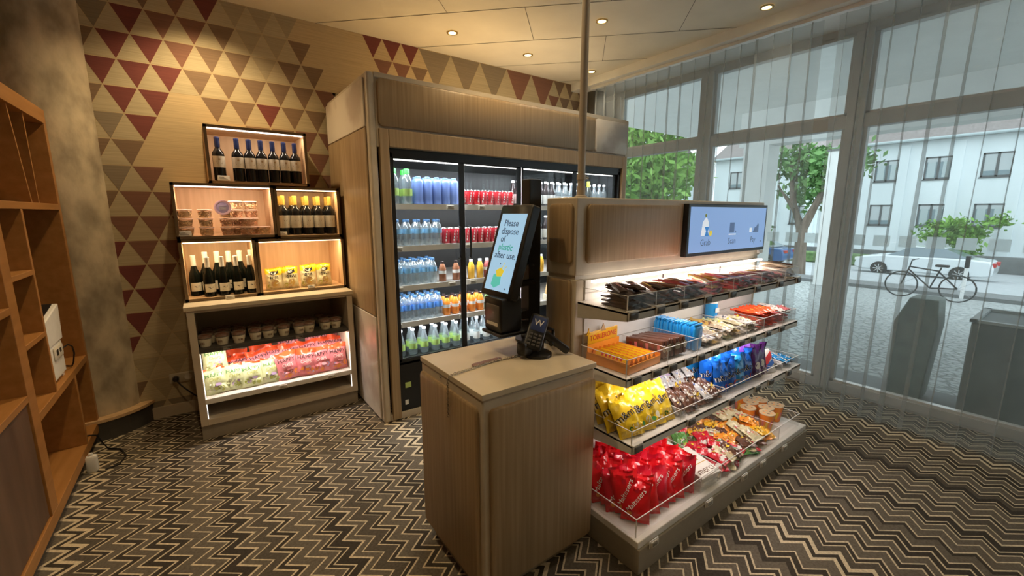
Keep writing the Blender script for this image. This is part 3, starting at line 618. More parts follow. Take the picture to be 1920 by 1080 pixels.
# ================================================================ WINE DISPLAY BOXES
def wine_box(x0, x1, z0, z1, yf, label, led='led_warm', yb=WY - .004, th=.018, pw=5.):
    t = thing('display_box', label, 'display box', ((x0 + x1) / 2, (yf + yb) / 2, z0), 0, 'lit wooden wall boxes'); ox, oy, oz = t.location
    f = MB()
    for a in ((x0, x1, z0, z0 + th), (x0, x1, z1 - th, z1), (x0, x0 + th, z0, z1), (x1 - th, x1, z0, z1)): f.box(a[0] - ox, a[1] - ox, yf - oy, yb - oy, a[2] - oz, a[3] - oz, 'bamboo_box')
    f.build('carcass', t)
    e = MB()
    for a in ((x0, x1, z0, z0 + th), (x0, x1, z1 - th, z1), (x0, x0 + th, z0, z1), (x1 - th, x1, z0, z1)): e.box(a[0] - ox, a[1] - ox, yf - oy - .003, yf - oy, a[2] - oz, a[3] - oz, 'box_edge')
    e.build('edging', t)
    MB().box(x0 + th - ox, x1 - th - ox, yb - .008 - oy, yb - oy - .002, z0 + th - oz, z1 - th - oz, 'bamboo_box').build('back_board', t)
    s = MB().box(x0 + th + .004 - ox, x1 - th - .004 - ox, yf + .012 - oy, yf + .024 - oy, z1 - th - .007 - oz, z1 - th - oz, led).build('led_strip', t)
    point_light('strip_glow', 'AREA', ((x0 + x1) / 2 - ox, yf + .03 - oy, z1 - th - .012 - oz), pw * LK2 * (x1 - x0), NEUT if led != 'led_warm' else (1, .76, .45), t, (x1 - x0) * .9, .012, rot=(R(25), 0, 0))
    return t
BY = 3.50
wine_box(.080, .700, 1.700, 2.080, BY + .06, 'topmost lit wooden box holding the blue-necked wine bottles', 'led_white', pw=4)
wine_box(-.130, .445, 1.333, 1.695, BY, 'lit wooden box holding the tubs of nuts', 'led_pink', pw=6)
wine_box(.448, .892, 1.322, 1.688, BY, 'lit wooden box holding the gold-necked wine bottles', pw=5)
wine_box(-.128, .300, .918, 1.330, BY, 'lit wooden box holding the silver-capped wine bottles', pw=7)
wine_box(.304, .900, .918, 1.318, BY, 'lit wooden box holding four yellow snack bags', pw=7)

def wine(kind):
    r = .0365; h = .30
    body = MB(); gl = 'wine_glass' if kind != 'silver' else 'wine_green'
    if kind == 'silver': pr = [(.030, 0), (.038, .006), (.0385, .135), (.034, .165), (.022, .195), (.0155, .225), (.0145, .285)]
    else: pr = [(.030, 0), (.0365, .006), (.0365, .178), (.034, .193), (.022, .212), (.0150, .225), (.0140, .285)]
    body.lathe(pr, gl, n=18)
    cap = MB(); ck = dict(blue='capsule_blue', gold='capsule_gold', silver='capsule_silver')[kind]
    cap.lathe([(.0158, .228), (.0162, .26), (.0158, .282), (.0165, .284), (.0165, .296), (.012, .299)] if kind != 'silver' else [(.0172, .222), (.0166, .24), (.0164, .283), (.0170, .285), (.0170, .298), (.013, .300)], ck, n=16)
    lb = MB(); rr = pr[1][0] + .0009
    z0, z1, aw = dict(blue=(.092, .168, 75), gold=(.055, .150, 78), silver=(.035, .098, 62))[kind]
    lk = dict(blue='label_cream', gold='label_grey', silver='label_cream')[kind]
    n = 10
    for i in range(n):
        a0, a1 = (R(-90 - aw + 2 * aw * j / n) for j in (i, i + 1))
        lb.add([(rr * math.cos(a0), rr * math.sin(a0), z0), (rr * math.cos(a1), rr * math.sin(a1), z0), (rr * math.cos(a1), rr * math.sin(a1), z1), (rr * math.cos(a0), rr * math.sin(a0), z1)], [(0, 1, 2, 3)], lk)
    def onl(x, z): a = R(-90) + x / rr; return ((rr + .0006) * math.cos(a), (rr + .0006) * math.sin(a), z)
    zc = (z0 + z1) / 2
    if kind == 'silver': lb.decal([(-.022, zc + .004), (-.010, zc + .006), (.008, zc + .016), (.022, zc + .022), (.010, zc + .002), (-.004, zc - .004)], onl, 'p_black'); lb.decal([(-.018, zc - .020), (.018, zc - .020), (.018, zc - .017), (-.018, zc - .017)], onl, 'p_brown')
    elif kind == 'blue':
        lb.decal(circ(0, zc + .016, .007, 8), onl, 'p_tan'); [lb.decal([(-w, zz), (w, zz), (w, zz + .004), (-w, zz + .004)], onl, 'p_brown') for w, zz in ((.020, zc - .004), (.014, zc - .014))]; lb.decal([(-.026, zc - .030), (.026, zc - .030), (.026, zc - .027), (-.026, zc - .027)], onl, 'p_gold')
    else: [lb.decal([(-w, zz), (w, zz), (w, zz + .004), (-w, zz + .004)], onl, 'p_brown') for w, zz in ((.016, zc + .016), (.010, zc + .006), (.018, zc - .026))]
    return proto('wine_bottle', [('bottle_glass', body), ('capsule', cap), ('paper_label', lb)])
wb_, wg_, ws_ = wine('blue'), wine('gold'), wine('silver')
xs = [.150, .262, .335, .408, .482, .556, .628]
for i, x in enumerate(xs): place(wb_, 'blue-necked red wine bottle in the topmost box, %s' % nth(i, 7), 'wine bottle', 'blue-necked wine bottles', (x, BY + .13, 1.7195), (0, 0, R(rnd.uniform(-12, 12) + 8)), (1, 1, .98))
for i in range(5): place(wg_, 'gold-necked wine bottle in the front row of its box, %s' % nth(i, 5), 'wine bottle', 'gold-necked wine bottles', (.508 + i * .081, BY + .08, 1.3415), (0, 0, R(rnd.uniform(-8, 8) + 10)), (1, 1, .96))
for i in range(5): place(wg_, 'gold-necked wine bottle in the back row of its box, %s' % nth(i, 5), 'wine bottle', 'gold-necked wine bottles', (.500 + i * .084, BY + .19, 1.3415), (0, 0, R(rnd.uniform(-8, 8) + 10)), (1, 1, .96))
for i in range(4): place(ws_, 'silver-capped wine bottle in the front row above the cabinet, %s' % nth(i, 4), 'wine bottle', 'silver-capped wine bottles', (.012 + i * .082, BY + .052, .9375), (0, 0, R(15)), .90)
for i in range(6): place(ws_, 'silver-capped wine bottle in the back row above the cabinet, %s' % nth(i, 6), 'wine bottle', 'silver-capped wine bottles', (-.064 + i * .062 * 1.1, BY + .145 + (.02 if i == 5 else 0), .9375), (0, 0, R(12)), 1.0 if i else .93)

# tubs of nuts: 3 or 4 high stacks
def tub(key, seed):
    r = random.Random(seed); a = MB().lathe([(.034, 0), (.042, .05)], 'tub', n=18); b = MB().lathe([(.045, .050), (.045, .055), (.040, .057), (.001, .0575)], 'cup_rim', n=18)
    c = MB()
    for i in range(60):
        an = r.uniform(0, 6.28); z = r.uniform(.006, .042); rr = .0335 + z * .12 - r.uniform(0, .006)
        T = Matrix.Translation((rr * math.cos(an), rr * math.sin(an), z)) @ Matrix.Rotation(r.uniform(0, 3), 4, 'X') @ Matrix.Rotation(r.uniform(0, 3), 4, 'Y')
        c.lathe([(.001, -.008), (.005, -.003), (.0045, .004), (.001, .008)], key if r.random() < .8 else 'p_tan', n=5, T=T)
    c.lathe([(.030, .004), (.034, .040)], key, n=12)
    return proto('nut_tub', [('tub_cup', a), ('lid', b), ('nuts', c)])
ta, tb_ = tub('nuts', 1), tub('nuts_red', 2)
stacks = [(-.075, 3, .055), (.035, 3, .06), (.155, 3, .05), (.215, 4, .10), (.262, 2, .035), (.305, 4, .11), (.372, 1, .06)]
nms = ['leftmost stack', 'second stack from the left', 'stack below the pink lid', 'stack behind the pink lid', 'short stack left of the tall end stack', 'tall stack at the right', 'single tub at the right end']
for si, (x, n, dy) in enumerate(stacks):
    for j in range(n):
        if n > 1: lb = 'clear tub of nuts, %s of the %s' % (('bottom one', 'second up', 'third up', 'top one')[j] if j < n - 1 else 'top one', nms[si])
        else: lb = 'clear tub of nuts standing alone at the right end of the box'
        place(tb_ if (si >= 3 or si == 2) and j < 3 and rnd.random() < .8 else ta, lb, 'tub of nuts', 'tubs of nuts', (x, BY + dy + .0, 1.3525 + j * .059), (0, 0, rnd.random() * 6), .98)
t = MB().lathe([(.050, 0), (.050, .006), (.037, .0065), (.0355, .006)], 'p_pink', n=24, mats=['p_pink', 'p_pink', 'p_lilac', 'p_lilac'])
t.lathe([(.034, .0066), (.001, .0068)], 'p_lilac', n=20); [t.box(-.02, .02, y, y + .004, .0068, .0074, 'p_white') for y in (.008, -.002, -.012)]
o = t.build('pink_card', loc=(.137, BY + .01, 1.3525 + 3 * .059 + .008)); o.rotation_euler = (R(80), 0, R(-12)); tag(o, 'round pink and lilac card leaning on the nut tubs', 'card')
# yellow-topped snack bags
def snack(seed):
    mb, fn = pillow(.115, .165, .055, seed, lambda u, v, f: 'foil_yellow' if v > .70 + .06 * math.sin(u * 5) else 'foil_cream', .06)
    mb.decal(circ(.0, .125, .026, 12, .016), fn, 'p_black'); mb.decal(circ(.0, .126, .018, 10, .010), lambda x, z: fn(x, z, .002), 'p_white'); mb.decal([(.01, .125), (.03, .145), (.033, .12)], lambda x, z: fn(x, z, .0022), 'p_black')
    mb.text('SNACK', (0, 0, 0), 0, 0, .024, 'p_black', lambda x, y: fn(x, y + .098)) if 0 else None
    for w, z in ((.026, .094), (.030, .083)):
        for q in range(5): mb.decal([(-w + q * w * .42, z), (-w + q * w * .42 + w * .3, z), (-w + q * w * .42 + w * .3, z + .008), (-w + q * w * .42, z + .008)], fn, 'p_black')
    mb.decal(circ(.006, .046, .028, 14), fn, 'p_tan'); mb.decal(circ(.006, .046, .021, 12), lambda x, z: fn(x, z, .002), 'p_gold'); mb.decal(circ(-.035, .03, .014, 8), fn, 'p_olive')
    return proto('snack_bag', [('bag', mb)])
sn = [snack(5), snack(9)]
for i, x in enumerate((.405, .515, .640, .755)): place(sn[i % 2], 'yellow and cream snack bag in the lower right box, %s' % nth(i, 4), 'snack bag', 'yellow snack bags', (x, BY + .07, .9375), (R(-7), 0, R((-3, 2, -5, 4)[i])), (1, 1, (.99, 1.02, 1.06, 1.05)[i]))

# price tags (electronic) used everywhere
def tagproto(w, h, face):
    a = MB().rbox((0, 0, h / 2), w, h, .010, .003, face[0]); b = MB().box(-w * .42, w * .42, -.0062, -.0052, h * .14, h * .86, face[1])
    for q in range(3): b.box(-w * .36, w * (.32 - q * .14), -.0068, -.0062, h * (.26 + q * .18), h * (.33 + q * .18), face[2])
    return proto('price_tag', [('tag_housing', a), ('tag_display', b)])
tg_l = tagproto(.055, .028, ('tag_face', 'off_white', 'tag_text')); tg_d = tagproto(.055, .028, ('tag_dark', 'dark_grey', 'tag_face'))
def ptag(loc, label, dark=False, rot=(0, 0, 0), sc=None): return place(tg_d if dark else tg_l, label, 'price tag', 'electronic price tags', loc, rot, sc)
ptag((.165, BY + .075, 1.7185), 'grey price tag in front of the leftmost blue-necked wine bottle', rot=(R(-15), 0, R(5)), sc=(1.3, 1, 1.3))
ptag((-.085, BY - .0, 1.3515), 'grey price tag in front of the leftmost stack of nut tubs', rot=(R(-10), 0, 0), sc=(1.3, 1, 1.2))
ptag((.486, BY + .012, 1.3405), 'grey price tag at the left of the gold-necked wine box', rot=(R(-15), 0, R(8)))
ptag((.118, BY - .03, .917), 'grey price tag on the cabinet top below the silver-capped bottles', rot=(R(-12), 0, 0))
ptag((.645, BY - .0, .9365), 'grey price tag in front of the yellow snack bags', rot=(R(-20), 0, 0), sc=.9)

# ================================================================ CREAM CABINET
CXL, CXR, CYF, CYB = -.128, .893, 3.33, 3.90
t = thing('display_cabinet', 'cream open cabinet with chips below the wine boxes', 'cabinet', (0, 0, 0))
k = 'cabinet_cream'
MB().box(CXL - .012, CXR + .008, CYF - .012, CYB, .888, .915, 'laminate_top').build('top_board', t, bevel=.002)
MB().box(CXL, CXL + .04, CYF, CYB, .10, .888, k).build('side_panel', t, bevel=.002); MB().box(CXR - .04, CXR, CYF, CYB, .10, .888, k).build('side_panel', t, bevel=.002)
MB().box(CXL + .04, CXR - .04, CYF, CYF + .03, .872, .888, k).build('top_rail', t); MB().box(CXL, CXR, CYF + .02, CYB, 0, .10, 'plinth').build('plinth', t)
MB().box(CXL + .04, CXR - .04, CYB - .02, CYB, .10, .888, k).build('back_panel', t); MB().box(CXL + .04, CXR - .04, CYF, CYB - .02, .10, .142, 'cabinet_cream').build('bottom_board', t, bevel=.002)
MB().box(CXL + .04, CXR - .04, CYF + .005, CYB - .02, .246, .282, 'white_metal').build('shelf', t, bevel=.002)
MB().box(CXL + .04, CXR - .04, CYF + .005, CYB - .02, .598, .625, 'dark_grey').build('upper_shelf', t, bevel=.002)
MB().box(CXL + .05, CXR - .05, CYF + .04, CYF + .055, .590, .598, 'led_pink').build('led_strip', t)
MB().box(CXL + .042, CXL + .046, CYF + .006, CYF + .010, .145, .59, 'led_dim').build('led_strip', t); MB().box(CXR - .046, CXR - .042, CYF + .006, CYF + .010, .145, .59, 'led_dim').build('led_strip', t)
point_light('strip_glow', 'AREA', (.38, CYF + .06, .586), 4.6 * LK2, (1, .88, .80), t, .9, .02, rot=(R(15), 0, 0))
for x, z, dk, lb in ((.06, .600, 1, 'dark price tag on the upper cabinet shelf, left one'), (.50, .600, 1, 'dark price tag on the upper cabinet shelf, right one'), (.37, .250, 0, 'grey price tag under the green and pink chips bags, left one'), (.70, .250, 0, 'grey price tag on the cabinet shelf below the pink chips bags')):
    ptag((x, CYF - .003, z), lb, bool(dk))
# glass-like dessert cups on the dark shelf
a = MB().lathe([(.030, 0), (.040, .052)], 'p_cream', n=16); b = MB().lathe([(.040, .052), (.044, .075)], 'tub', n=16); c_ = MB().lathe([(.041, .06), (.030, .074), (.001, .080)], 'p_brown', n=12); d = MB()
for i in range(4): d.decal([(-.012 + i * .007, .02), (-.008 + i * .007, .02), (-.008 + i * .007, .034), (-.012 + i * .007, .034)], lambda x, z: (x, -.0365, z), 'p_brown')
cup = proto('dessert_cup', [('paper_cup', a), ('clear_rim', b), ('filling', c_), ('print', d)])
rows_ = [(10, CYF + .075, 'front'), (10, CYF + .18, 'second'), (9, CYF + .29, 'third')]
for n, y, rn in rows_:
    for i in range(n): place(cup, 'paper dessert cup on the dark cabinet shelf, %s row, %s' % (rn, nth(i, n)), 'dessert cup', 'dessert cups', (-.045 + (i + rnd.uniform(-.15, .15)) * .092 + (0 if rn == 'front' else .02), y + rnd.uniform(-.012, .012), .6255), (0, 0, rnd.uniform(-.6, .6)))
# chips bags
def chips(seed, pink):
    c1, c2 = ('foil_orange', 'foil_pink') if pink else ('foil_orange', 'foil_palegreen')
    mb, fn = pillow(.155, .195, .07, seed, lambda u, v, f: (c1 if v > (.80 if pink else .93) + .05 * math.sin(u * 6 + seed) else c2) if f else c1, .05, wr=.26, flat=(.46, .80))
    mb.text('HÄPPY', (0, 0, 0), 0, 0, .040, 'p_black' if pink else 'p_green', lambda x, y: fn(x, y + .135, .0035), 1.05)
    mb.text('CHIPS', (0, 0, 0), 0, 0, .034, 'p_white' if pink else 'p_olive', lambda x, y: fn(x, y + .100, .0035), .9)
    r = random.Random(seed)
    for i in range(7): mb.decal(circ(r.uniform(-.055, .055), r.uniform(.018, .055), r.uniform(.010, .019), 8), fn, ('p_orange' if pink else r.choice(['p_olive', 'foil_lime', 'p_cream'])) if i else 'p_lilac')
    mb.decal(circ(.015, .062, .022, 12, .012), lambda x, z: fn(x, z, .002), 'p_lilac' if not pink else 'p_pink')
    return proto('chips_bag', [('bag', mb)])
cg = [chips(s, False) for s in (11, 12, 13)]; cp = [chips(s, True) for s in (21, 22, 23)]
cxs = [-.015, .085, .195, .31]
for i, x in enumerate(cxs): place(cg[i % 3], 'green chips bag in the front row of the lit cabinet shelf, %s' % nth(i, 4), 'chips bag', 'green chips bags', (x, CYF + .075 + .01 * (i % 2), .284), (R(-24), R((-4, 3, 0, 5)[i]), R((4, -6, 3, 2)[i])), (.92, 1, .94))
for i, x in enumerate((.43, .54, .66, .775)): place(cp[i % 3], 'pink chips bag in the front row of the lit cabinet shelf, %s' % nth(i, 4), 'chips bag', 'pink chips bags', (x, CYF + .08, .284), (R(-16), R((-5, 3, -3, 2)[i]), R((6, -8, 0, 5)[i])), (.98, 1, 1.05))
for i, (x, dy, z, rz) in enumerate(((.05, .21, .30, 5), (.16, .22, .31, -10), (.27, .2, .32, 12), (.37, .21, .335, -5), (.48, .19, .335, 8), (.60, .2, .34, -6), (.72, .2, .345, 10), (.80, .21, .34, -4))): place(cp[i % 3], 'pink and orange chips bag in the second row of the cabinet, %s' % nth(i, 8), 'chips bag', 'pink chips bags', (x, CYF + dy, z), (R(-28), R(rnd.uniform(-8, 8)), R(rz)), (1, 1, .95))
for i, (x, z) in enumerate(((.12, .30), (.30, .31), (.48, .36), (.66, .365), (.80, .36))): place(cp[(i + 1) % 3], 'pink and orange chips bag in the back row of the cabinet, %s' % nth(i, 5), 'chips bag', 'pink chips bags', (x, CYF + .35, z), (R(-12), R(rnd.uniform(-8, 8)), R(rnd.uniform(-10, 10))))
place(cg[1], 'green chips bag propped up high at the left behind the others', 'chips bag', 'green chips bags', (-.01, CYF + .16, .42), (R(-14), 0, R(3)), (.95, 1, .9))
# ================================================================ DRINKS COOLER
FX0, FX1, FYF, FYB, FZ = .937, 3.48, 2.85, 3.86, 2.385
t = thing('cooler_surround', 'bamboo and marble surround built around the drinks cooler', 'cooler surround', (0, 0, 0))
k = 'laminate'
MB().box(FX0, FX0 + .05, FYF, FYB, 0, FZ, k).build('side_panel', t, bevel=.012); MB().box(FX1 - .05, FX1, FYF, FYB, 0, FZ, k).build('side_panel', t, bevel=.012)
MB().box(FX0 + .05, FX1 - .05, FYF, FYB, FZ - .03, FZ, k).build('top_panel', t)
MB().box(FX0 + .05, FX1 - .05, FYF + .008, FYF + .05, 1.93, FZ - .03, k).build('front_board', t)
MB().box(FX0 + .05, FX1 - .05, FYF + .008, FYF + .05, 0, .05, k).build('sill', t, bevel=.002)
MB().rbox(((1.0 + 3.0) / 2, FYF - .002, 2.205), 2.0, .29, .028, .03, 'bamboo').build('header_panel', t)
MB().rbox((3.225, FYF - .002, 2.205), .44, .29, .028, .03, 'marble').build('marble_panel', t)
MB().box(1.0, 1.062, FYF - .012, FYF + .03, .012, 2.045, 'bamboo').build('frame_panel', t, bevel=.004); MB().box(3.40, 3.455, FYF - .012, FYF + .03, .012, 2.045, 'bamboo').build('frame_panel', t, bevel=.004)
MB().box(1.064, 3.398, FYF - .012, FYF + .03, 1.932, 2.045, 'bamboo').build('frame_panel', t, bevel=.004)
MB().box(FX0 - .012, FX0, FYF + .05, FYB, .79, 2.05, 'bamboo').build('side_veneer', t, bevel=.004)
MB().box(FX0 - .012, FX0, FYF + .05, FYB, .02, .784, 'marble').build('side_marble', t, bevel=.004); MB().box(FX0 - .012, FX0, FYF + .05, FYB, 2.056, FZ - .03, 'marble').build('side_marble', t, bevel=.004)
t = thing('drinks_cooler', 'black open-front drinks cooler with sliding glass doors', 'cooler', (0, 0, 0))
CX0, CX1 = 1.066, 3.396
MB().box(CX0, CX1, FYB - .10, FYB - .04, .07, 1.925, 'black').build('back_wall', t)
MB().box(CX0, CX0 + .03, 2.885, FYB - .1, .07, 1.925, 'black').build('side_wall', t); MB().box(CX1 - .03, CX1, 2.885, FYB - .1, .07, 1.925, 'black').build('side_wall', t)
MB().box(CX0, CX1, 2.885, FYB - .1, 1.895, 1.925, 'black').build('ceiling_panel', t)
MB().box(CX0, CX1, 2.862, FYB - .1, .052, .43, 'black').build('base', t, bevel=.004)
MB().box(CX0, CX1, 2.862, 2.895, 1.872, 1.928, 'black').box(CX0, CX1, 2.862, 2.895, .41, .45, 'black').box(CX0, CX0 + .022, 2.862, 2.895, .43, 1.9, 'black').box(CX1 - .03, CX1, 2.862, 2.895, .43, 1.9, 'black').build('door_frame', t)
MB().box(1.105, 1.15, 2.857, 2.861, .23, .27, 'label_lime').build('energy_sticker', t); MB().box(1.10, 1.125, 2.857, 2.861, .10, .135, 'white').build('rating_plate', t)
divs = [CX0 + .02, 1.638, 2.19, 2.81, CX1 - .03]
for i in range(4):
    a, b = divs[i], divs[i + 1]; y = 2.868 if i % 2 == 0 else 2.884; d = MB()
    d.box(b - .042, b, y, y + .014, .44, 1.88, 'black').box(a, a + .012, y, y + .014, .44, 1.88, 'black').box(a, b, y, y + .014, .44, .455, 'black').box(a, b, y, y + .014, 1.865, 1.88, 'black')
    dd = d.build('glass_door', t); MB().box(a + .012, b - .042, y + .004, y + .008, .455, 1.865, 'fridge_glass').build('pane', dd)
    hx = b - .055 if i % 2 == 0 else a + .04
    MB().tube([(hx, y, 1.40), (hx, y - .03, 1.395), (hx, y - .034, 1.37), (hx, y - .034, 1.19), (hx, y - .03, 1.165), (hx, y, 1.16)], .007, 'black', 8).build('handle', dd)
SH = [1.563, 1.264, .974, .701]
for i, z in enumerate(SH):
    s = MB().box(CX0 + .032, CX1 - .032, 2.945, FYB - .1, z - .018, z - .001, 'shelf_grey').build('shelf', t)
    MB().box(CX0 + .032, CX1 - .032, 2.935, 2.945, z - .036, z + .004, 'white_metal').build('price_rail', s)
    point_light('shelf_glow', 'AREA', (2.2, 2.955, z - .040), 14 * LK3, COOLW, t, 2.2, .02, rot=(R(35), 0, 0))
MB().box(CX0 + .032, CX1 - .032, 2.92, 2.935, 1.862, 1.876, 'led_white').build('led_strip', t)
point_light('top_glow', 'AREA', (2.2, 2.945, 1.86), 26 * LK3, COOLW, t, 2.2, .02, rot=(R(30), 0, 0))
for x in (1.09, 1.66, 2.22, 2.83): MB().box(x, x + .008, 2.915, 2.925, .47, 1.86, 'led_dim').build('led_strip', t)
for i, (x, z) in enumerate(((1.55, SH[0]), (1.83, SH[0]), (1.13, SH[1]), (1.70, SH[1]), (1.12, SH[2]), (1.55, SH[2]), (1.74, SH[2]), (1.10, SH[3]), (1.64, SH[3]))):
    lb = ('under the blue bottles', 'under the red cans of the top shelf', 'under the water bottles of the second shelf', 'under the red cans of the second shelf', 'at the left end of the third shelf', 'under the brown drinks of the third shelf', 'under the yellow cans of the third shelf', 'at the left end of the fourth shelf', 'under the orange bottles of the fourth shelf')[i]
    ptag((x, 2.928, z - .034), 'white price tag on the cooler shelf rail ' + lb, sc=1.1)

def bot(name, prof, body, capz, capk, label=None, n=12, capr=.015):
    parts = [('bottle_body', MB().lathe(prof, body, n=n))]
    if capk: parts.append(('cap', MB().lathe([(capr, capz[0]), (capr, capz[1]), (capr * .8, capz[1] + .003)], capk, n=10)))
    if label:
        r, z0, z1, kk = label; parts.append(('wrap_label', MB().lathe([(r, z0), (r, z1)], kk, n=n)))
        lb = parts[-1][1]; lb.f = [f for f in lb.f if len(f) == 4]; lb.m = lb.m[:len(lb.f)]; lb.sm = lb.sm[:len(lb.f)]
    return proto(name, parts)
B = {}
B['green'] = bot('sparkling_bottle', [(.032, 0), (.038, .01), (.038, .11), (.034, .13), (.038, .15), (.036, .18), (.018, .215), (.015, .225)], 'pet', (.212, .245), 'cap_green', (.0386, .06, .11, 'label_lime2'), capr=.022)
B['blue'] = bot('blue_bottle', [(.030, 0), (.036, .006), (.036, .16), (.030, .178), (.022, .184)], 'bottle_blue', (.182, .198), 'bottle_blue', None, capr=.020)
B['can'] = proto('red_can', [('can_body', MB().lathe([(.024, 0), (.029, .006), (.029, .112), (.025, .118)], 'can_red', n=12, mats=['p_white', 'can_red', 'p_white'])), ('print', MB())])
for pr, k2 in ((B['can'], 0),): pass
def can(kk, band, h=.118, r=.029):
    c = MB().lathe([(r - .004, 0), (r, .006), (r, h - .007), (r - .004, h)], kk, n=12, mats=['steel', kk, 'steel']); p = MB()
    for a0 in range(0, 360, 90):
        for q in range(4):
            z = h * (.18 + q * .18); aa = [R(a0 + q * 6), R(a0 + 16 + q * 6)]
            p.add([(rr_ * math.cos(a), rr_ * math.sin(a), zz) for rr_, zz in ((r + .0006, z), (r + .0006, z + h * .13)) for a in aa], [(0, 1, 3, 2)], band)
    return proto('drink_can', [('can_body', c), ('lettering', p)])
B['can'] = can('can_red', 'p_white'); B['can2'] = can('can_red2', 'p_white', .125, .027)
wp = [(.026, 0), (.031, .008), (.031, .06), (.029, .075), (.031, .09), (.031, .125), (.024, .15), (.013, .168), (.012, .178)]
B['water'] = bot('water_bottle', wp, 'pet', (.172, .188), 'cap_blue', (.0316, .088, .122, 'label_blue')); B['water2'] = bot('water_bottle', wp, 'pet', (.172, .188), 'cap_blue', (.0316, .080, .122, 'label_blue2'))
B['dark'] = bot('dark_bottle', [(.027, 0), (.030, .006), (.030, .115), (.024, .14), (.013, .165), (.012, .20)], 'drink_dark', (.198, .212), 'cap_white', (.0306, .02, .098, 'label_white2'))
B['clear'] = bot('clear_bottle', [(.027, 0), (.030, .006), (.030, .115), (.024, .14), (.013, .165), (.012, .20)], 'pet', (.198, .212), 'cap_white', (.0306, .03, .09, 'label_white2'))
B['yellow'] = bot('yellow_capped_bottle', [(.030, 0), (.034, .006), (.034, .12), (.026, .15), (.014, .19), (.013, .20)], 'pet_dark', (.185, .235), 'cap_yellow', (.0346, .03, .09, 'label_white2'), capr=.016)
B['lime'] = bot('lime_bottle', [(.027, 0), (.032, .006), (.032, .09), (.026, .12), (.013, .165), (.012, .19)], 'pet', (.187, .200), 'cap_white', (.0326, .045, .09, 'label_lime2'))
for n_, kk in (('orange', 'juice_orange'), ('jyellow', 'juice_yellow'), ('brown', 'juice_brown'), ('pink', 'juice_pink'), ('jgreen', 'juice_green')):
    B[n_] = bot('juice_bottle', [(.025, 0), (.029, .006), (.029, .10), (.020, .125), (.014, .14)], kk, (.138, .155), 'drink_dark' if n_ in ('orange', 'brown') else 'cap_white', (.0296, .06, .085, 'label_white2') if n_ not in ('jyellow',) else None)
sw = MB().prism([(-.06, 0), (.06, 0), (.055, .14), (-.02, .15)], -.03, .03, 'sandwich'); sw2 = MB().prism([(-.064, -.001), (.064, -.001), (.06, .05), (-.062, .05)], -.032, .032, 'p_cream'); B['sandwich'] = proto('sandwich_pack', [('sandwich', sw), ('sleeve', sw2)])
cats = dict(green=('sparkling water bottle', 'clear bottle with green sports cap'), blue=('bottle', 'matte blue drink bottle'), can=('drink can', 'bright red can'), can2=('drink can', 'slim red and white can'), water=('water bottle', 'water bottle with pale blue label'),
            water2=('water bottle', 'water bottle with strong blue label'), dark=('bottle', 'dark bottle with white label'), clear=('bottle', 'clear bottle with white label'), yellow=('bottle', 'dark bottle with yellow cap'), lime=('bottle', 'clear bottle with lime label'),
            orange=('juice bottle', 'orange juice bottle with dark cap'), jyellow=('juice bottle', 'yellow juice bottle'), brown=('juice bottle', 'brown drink bottle'), pink=('juice bottle', 'dark pink drink bottle'), jgreen=('juice bottle', 'green drink bottle'), sandwich=('sandwich', 'packed sandwich'))
def run(kind, x0, x1, n, z, shelf, rows=((0, 'front'), (1, 'second')), dy=.075, y0=2.99, sc=1.):
    cat, ds = cats[kind]
    for rr_, rn in rows:
        for i in range(n):
            x = x0 + (x1 - x0) * (i / max(1, n - 1)) + rnd.uniform(-.003, .003); pos = nth(i, n) if n > 1 else 'only one'
            place(B[kind], '%s, cooler %s shelf, %s row, %s' % (ds, shelf, rn, pos), cat, '%s on the %s cooler shelf' % (cat + 's', shelf), (x + rr_ * .008, y0 + rr_ * dy, z + .001), (0, 0, rnd.uniform(0, 6.28) if kind != 'sandwich' else 0), sc)
F2 = ((0, 'front'), (1, 'second')); F1 = ((0, 'front'),); F3 = ((0, 'front'), (1, 'second'), (2, 'third'))
run('green', 1.135, 1.235, 2, SH[0], 'top', F2, .085); run('blue', 1.325, 1.615, 5, SH[0], 'top', F2, .08); run('can', 1.68, 2.15, 8, SH[0], 'top', F2, .07)
run('dark', 2.23, 2.62, 6, SH[0], 'top', F2, .075); run('clear', 2.69, 2.94, 4, SH[0], 'top', F2, .075); run('yellow', 3.01, 3.09, 2, SH[0], 'top', F1); run('clear', 3.17, 3.31, 3, SH[0], 'top right', F2, .075)
run('water', 1.145, 1.47, 5, SH[1], 'second', F2, .08); run('can2', 1.54, 2.16, 11, SH[1], 'second', F2, .065); run('dark', 2.24, 2.55, 5, SH[1], 'second', F1)
run('water', 1.145, 1.42, 5, SH[2], 'third', F3, .075); run('brown', 1.50, 1.62, 2, SH[2], 'third', F1); run('pink', 1.68, 1.68, 1, SH[2], 'third', F1); run('jyellow', 1.76, 1.84, 2, SH[2], 'third', F1); run('pink', 1.91, 1.98, 2, SH[2], 'third right', F1); run('jyellow', 2.3, 2.5, 3, SH[2], 'third right', F1)
run('water2', 1.135, 1.46, 6, SH[3], 'fourth', F3, .075); run('orange', 1.53, 1.84, 5, SH[3], 'fourth', F2, .07); run('jgreen', 1.91, 2.03, 2, SH[3], 'fourth', F1); run('sandwich', 2.32, 2.62, 2, SH[3], 'fourth', F1)
run('lime', 1.135, 1.61, 6, .432, 'bottom', F2, .08); run('clear', 1.70, 2.0, 4, .432, 'bottom', F2, .08)

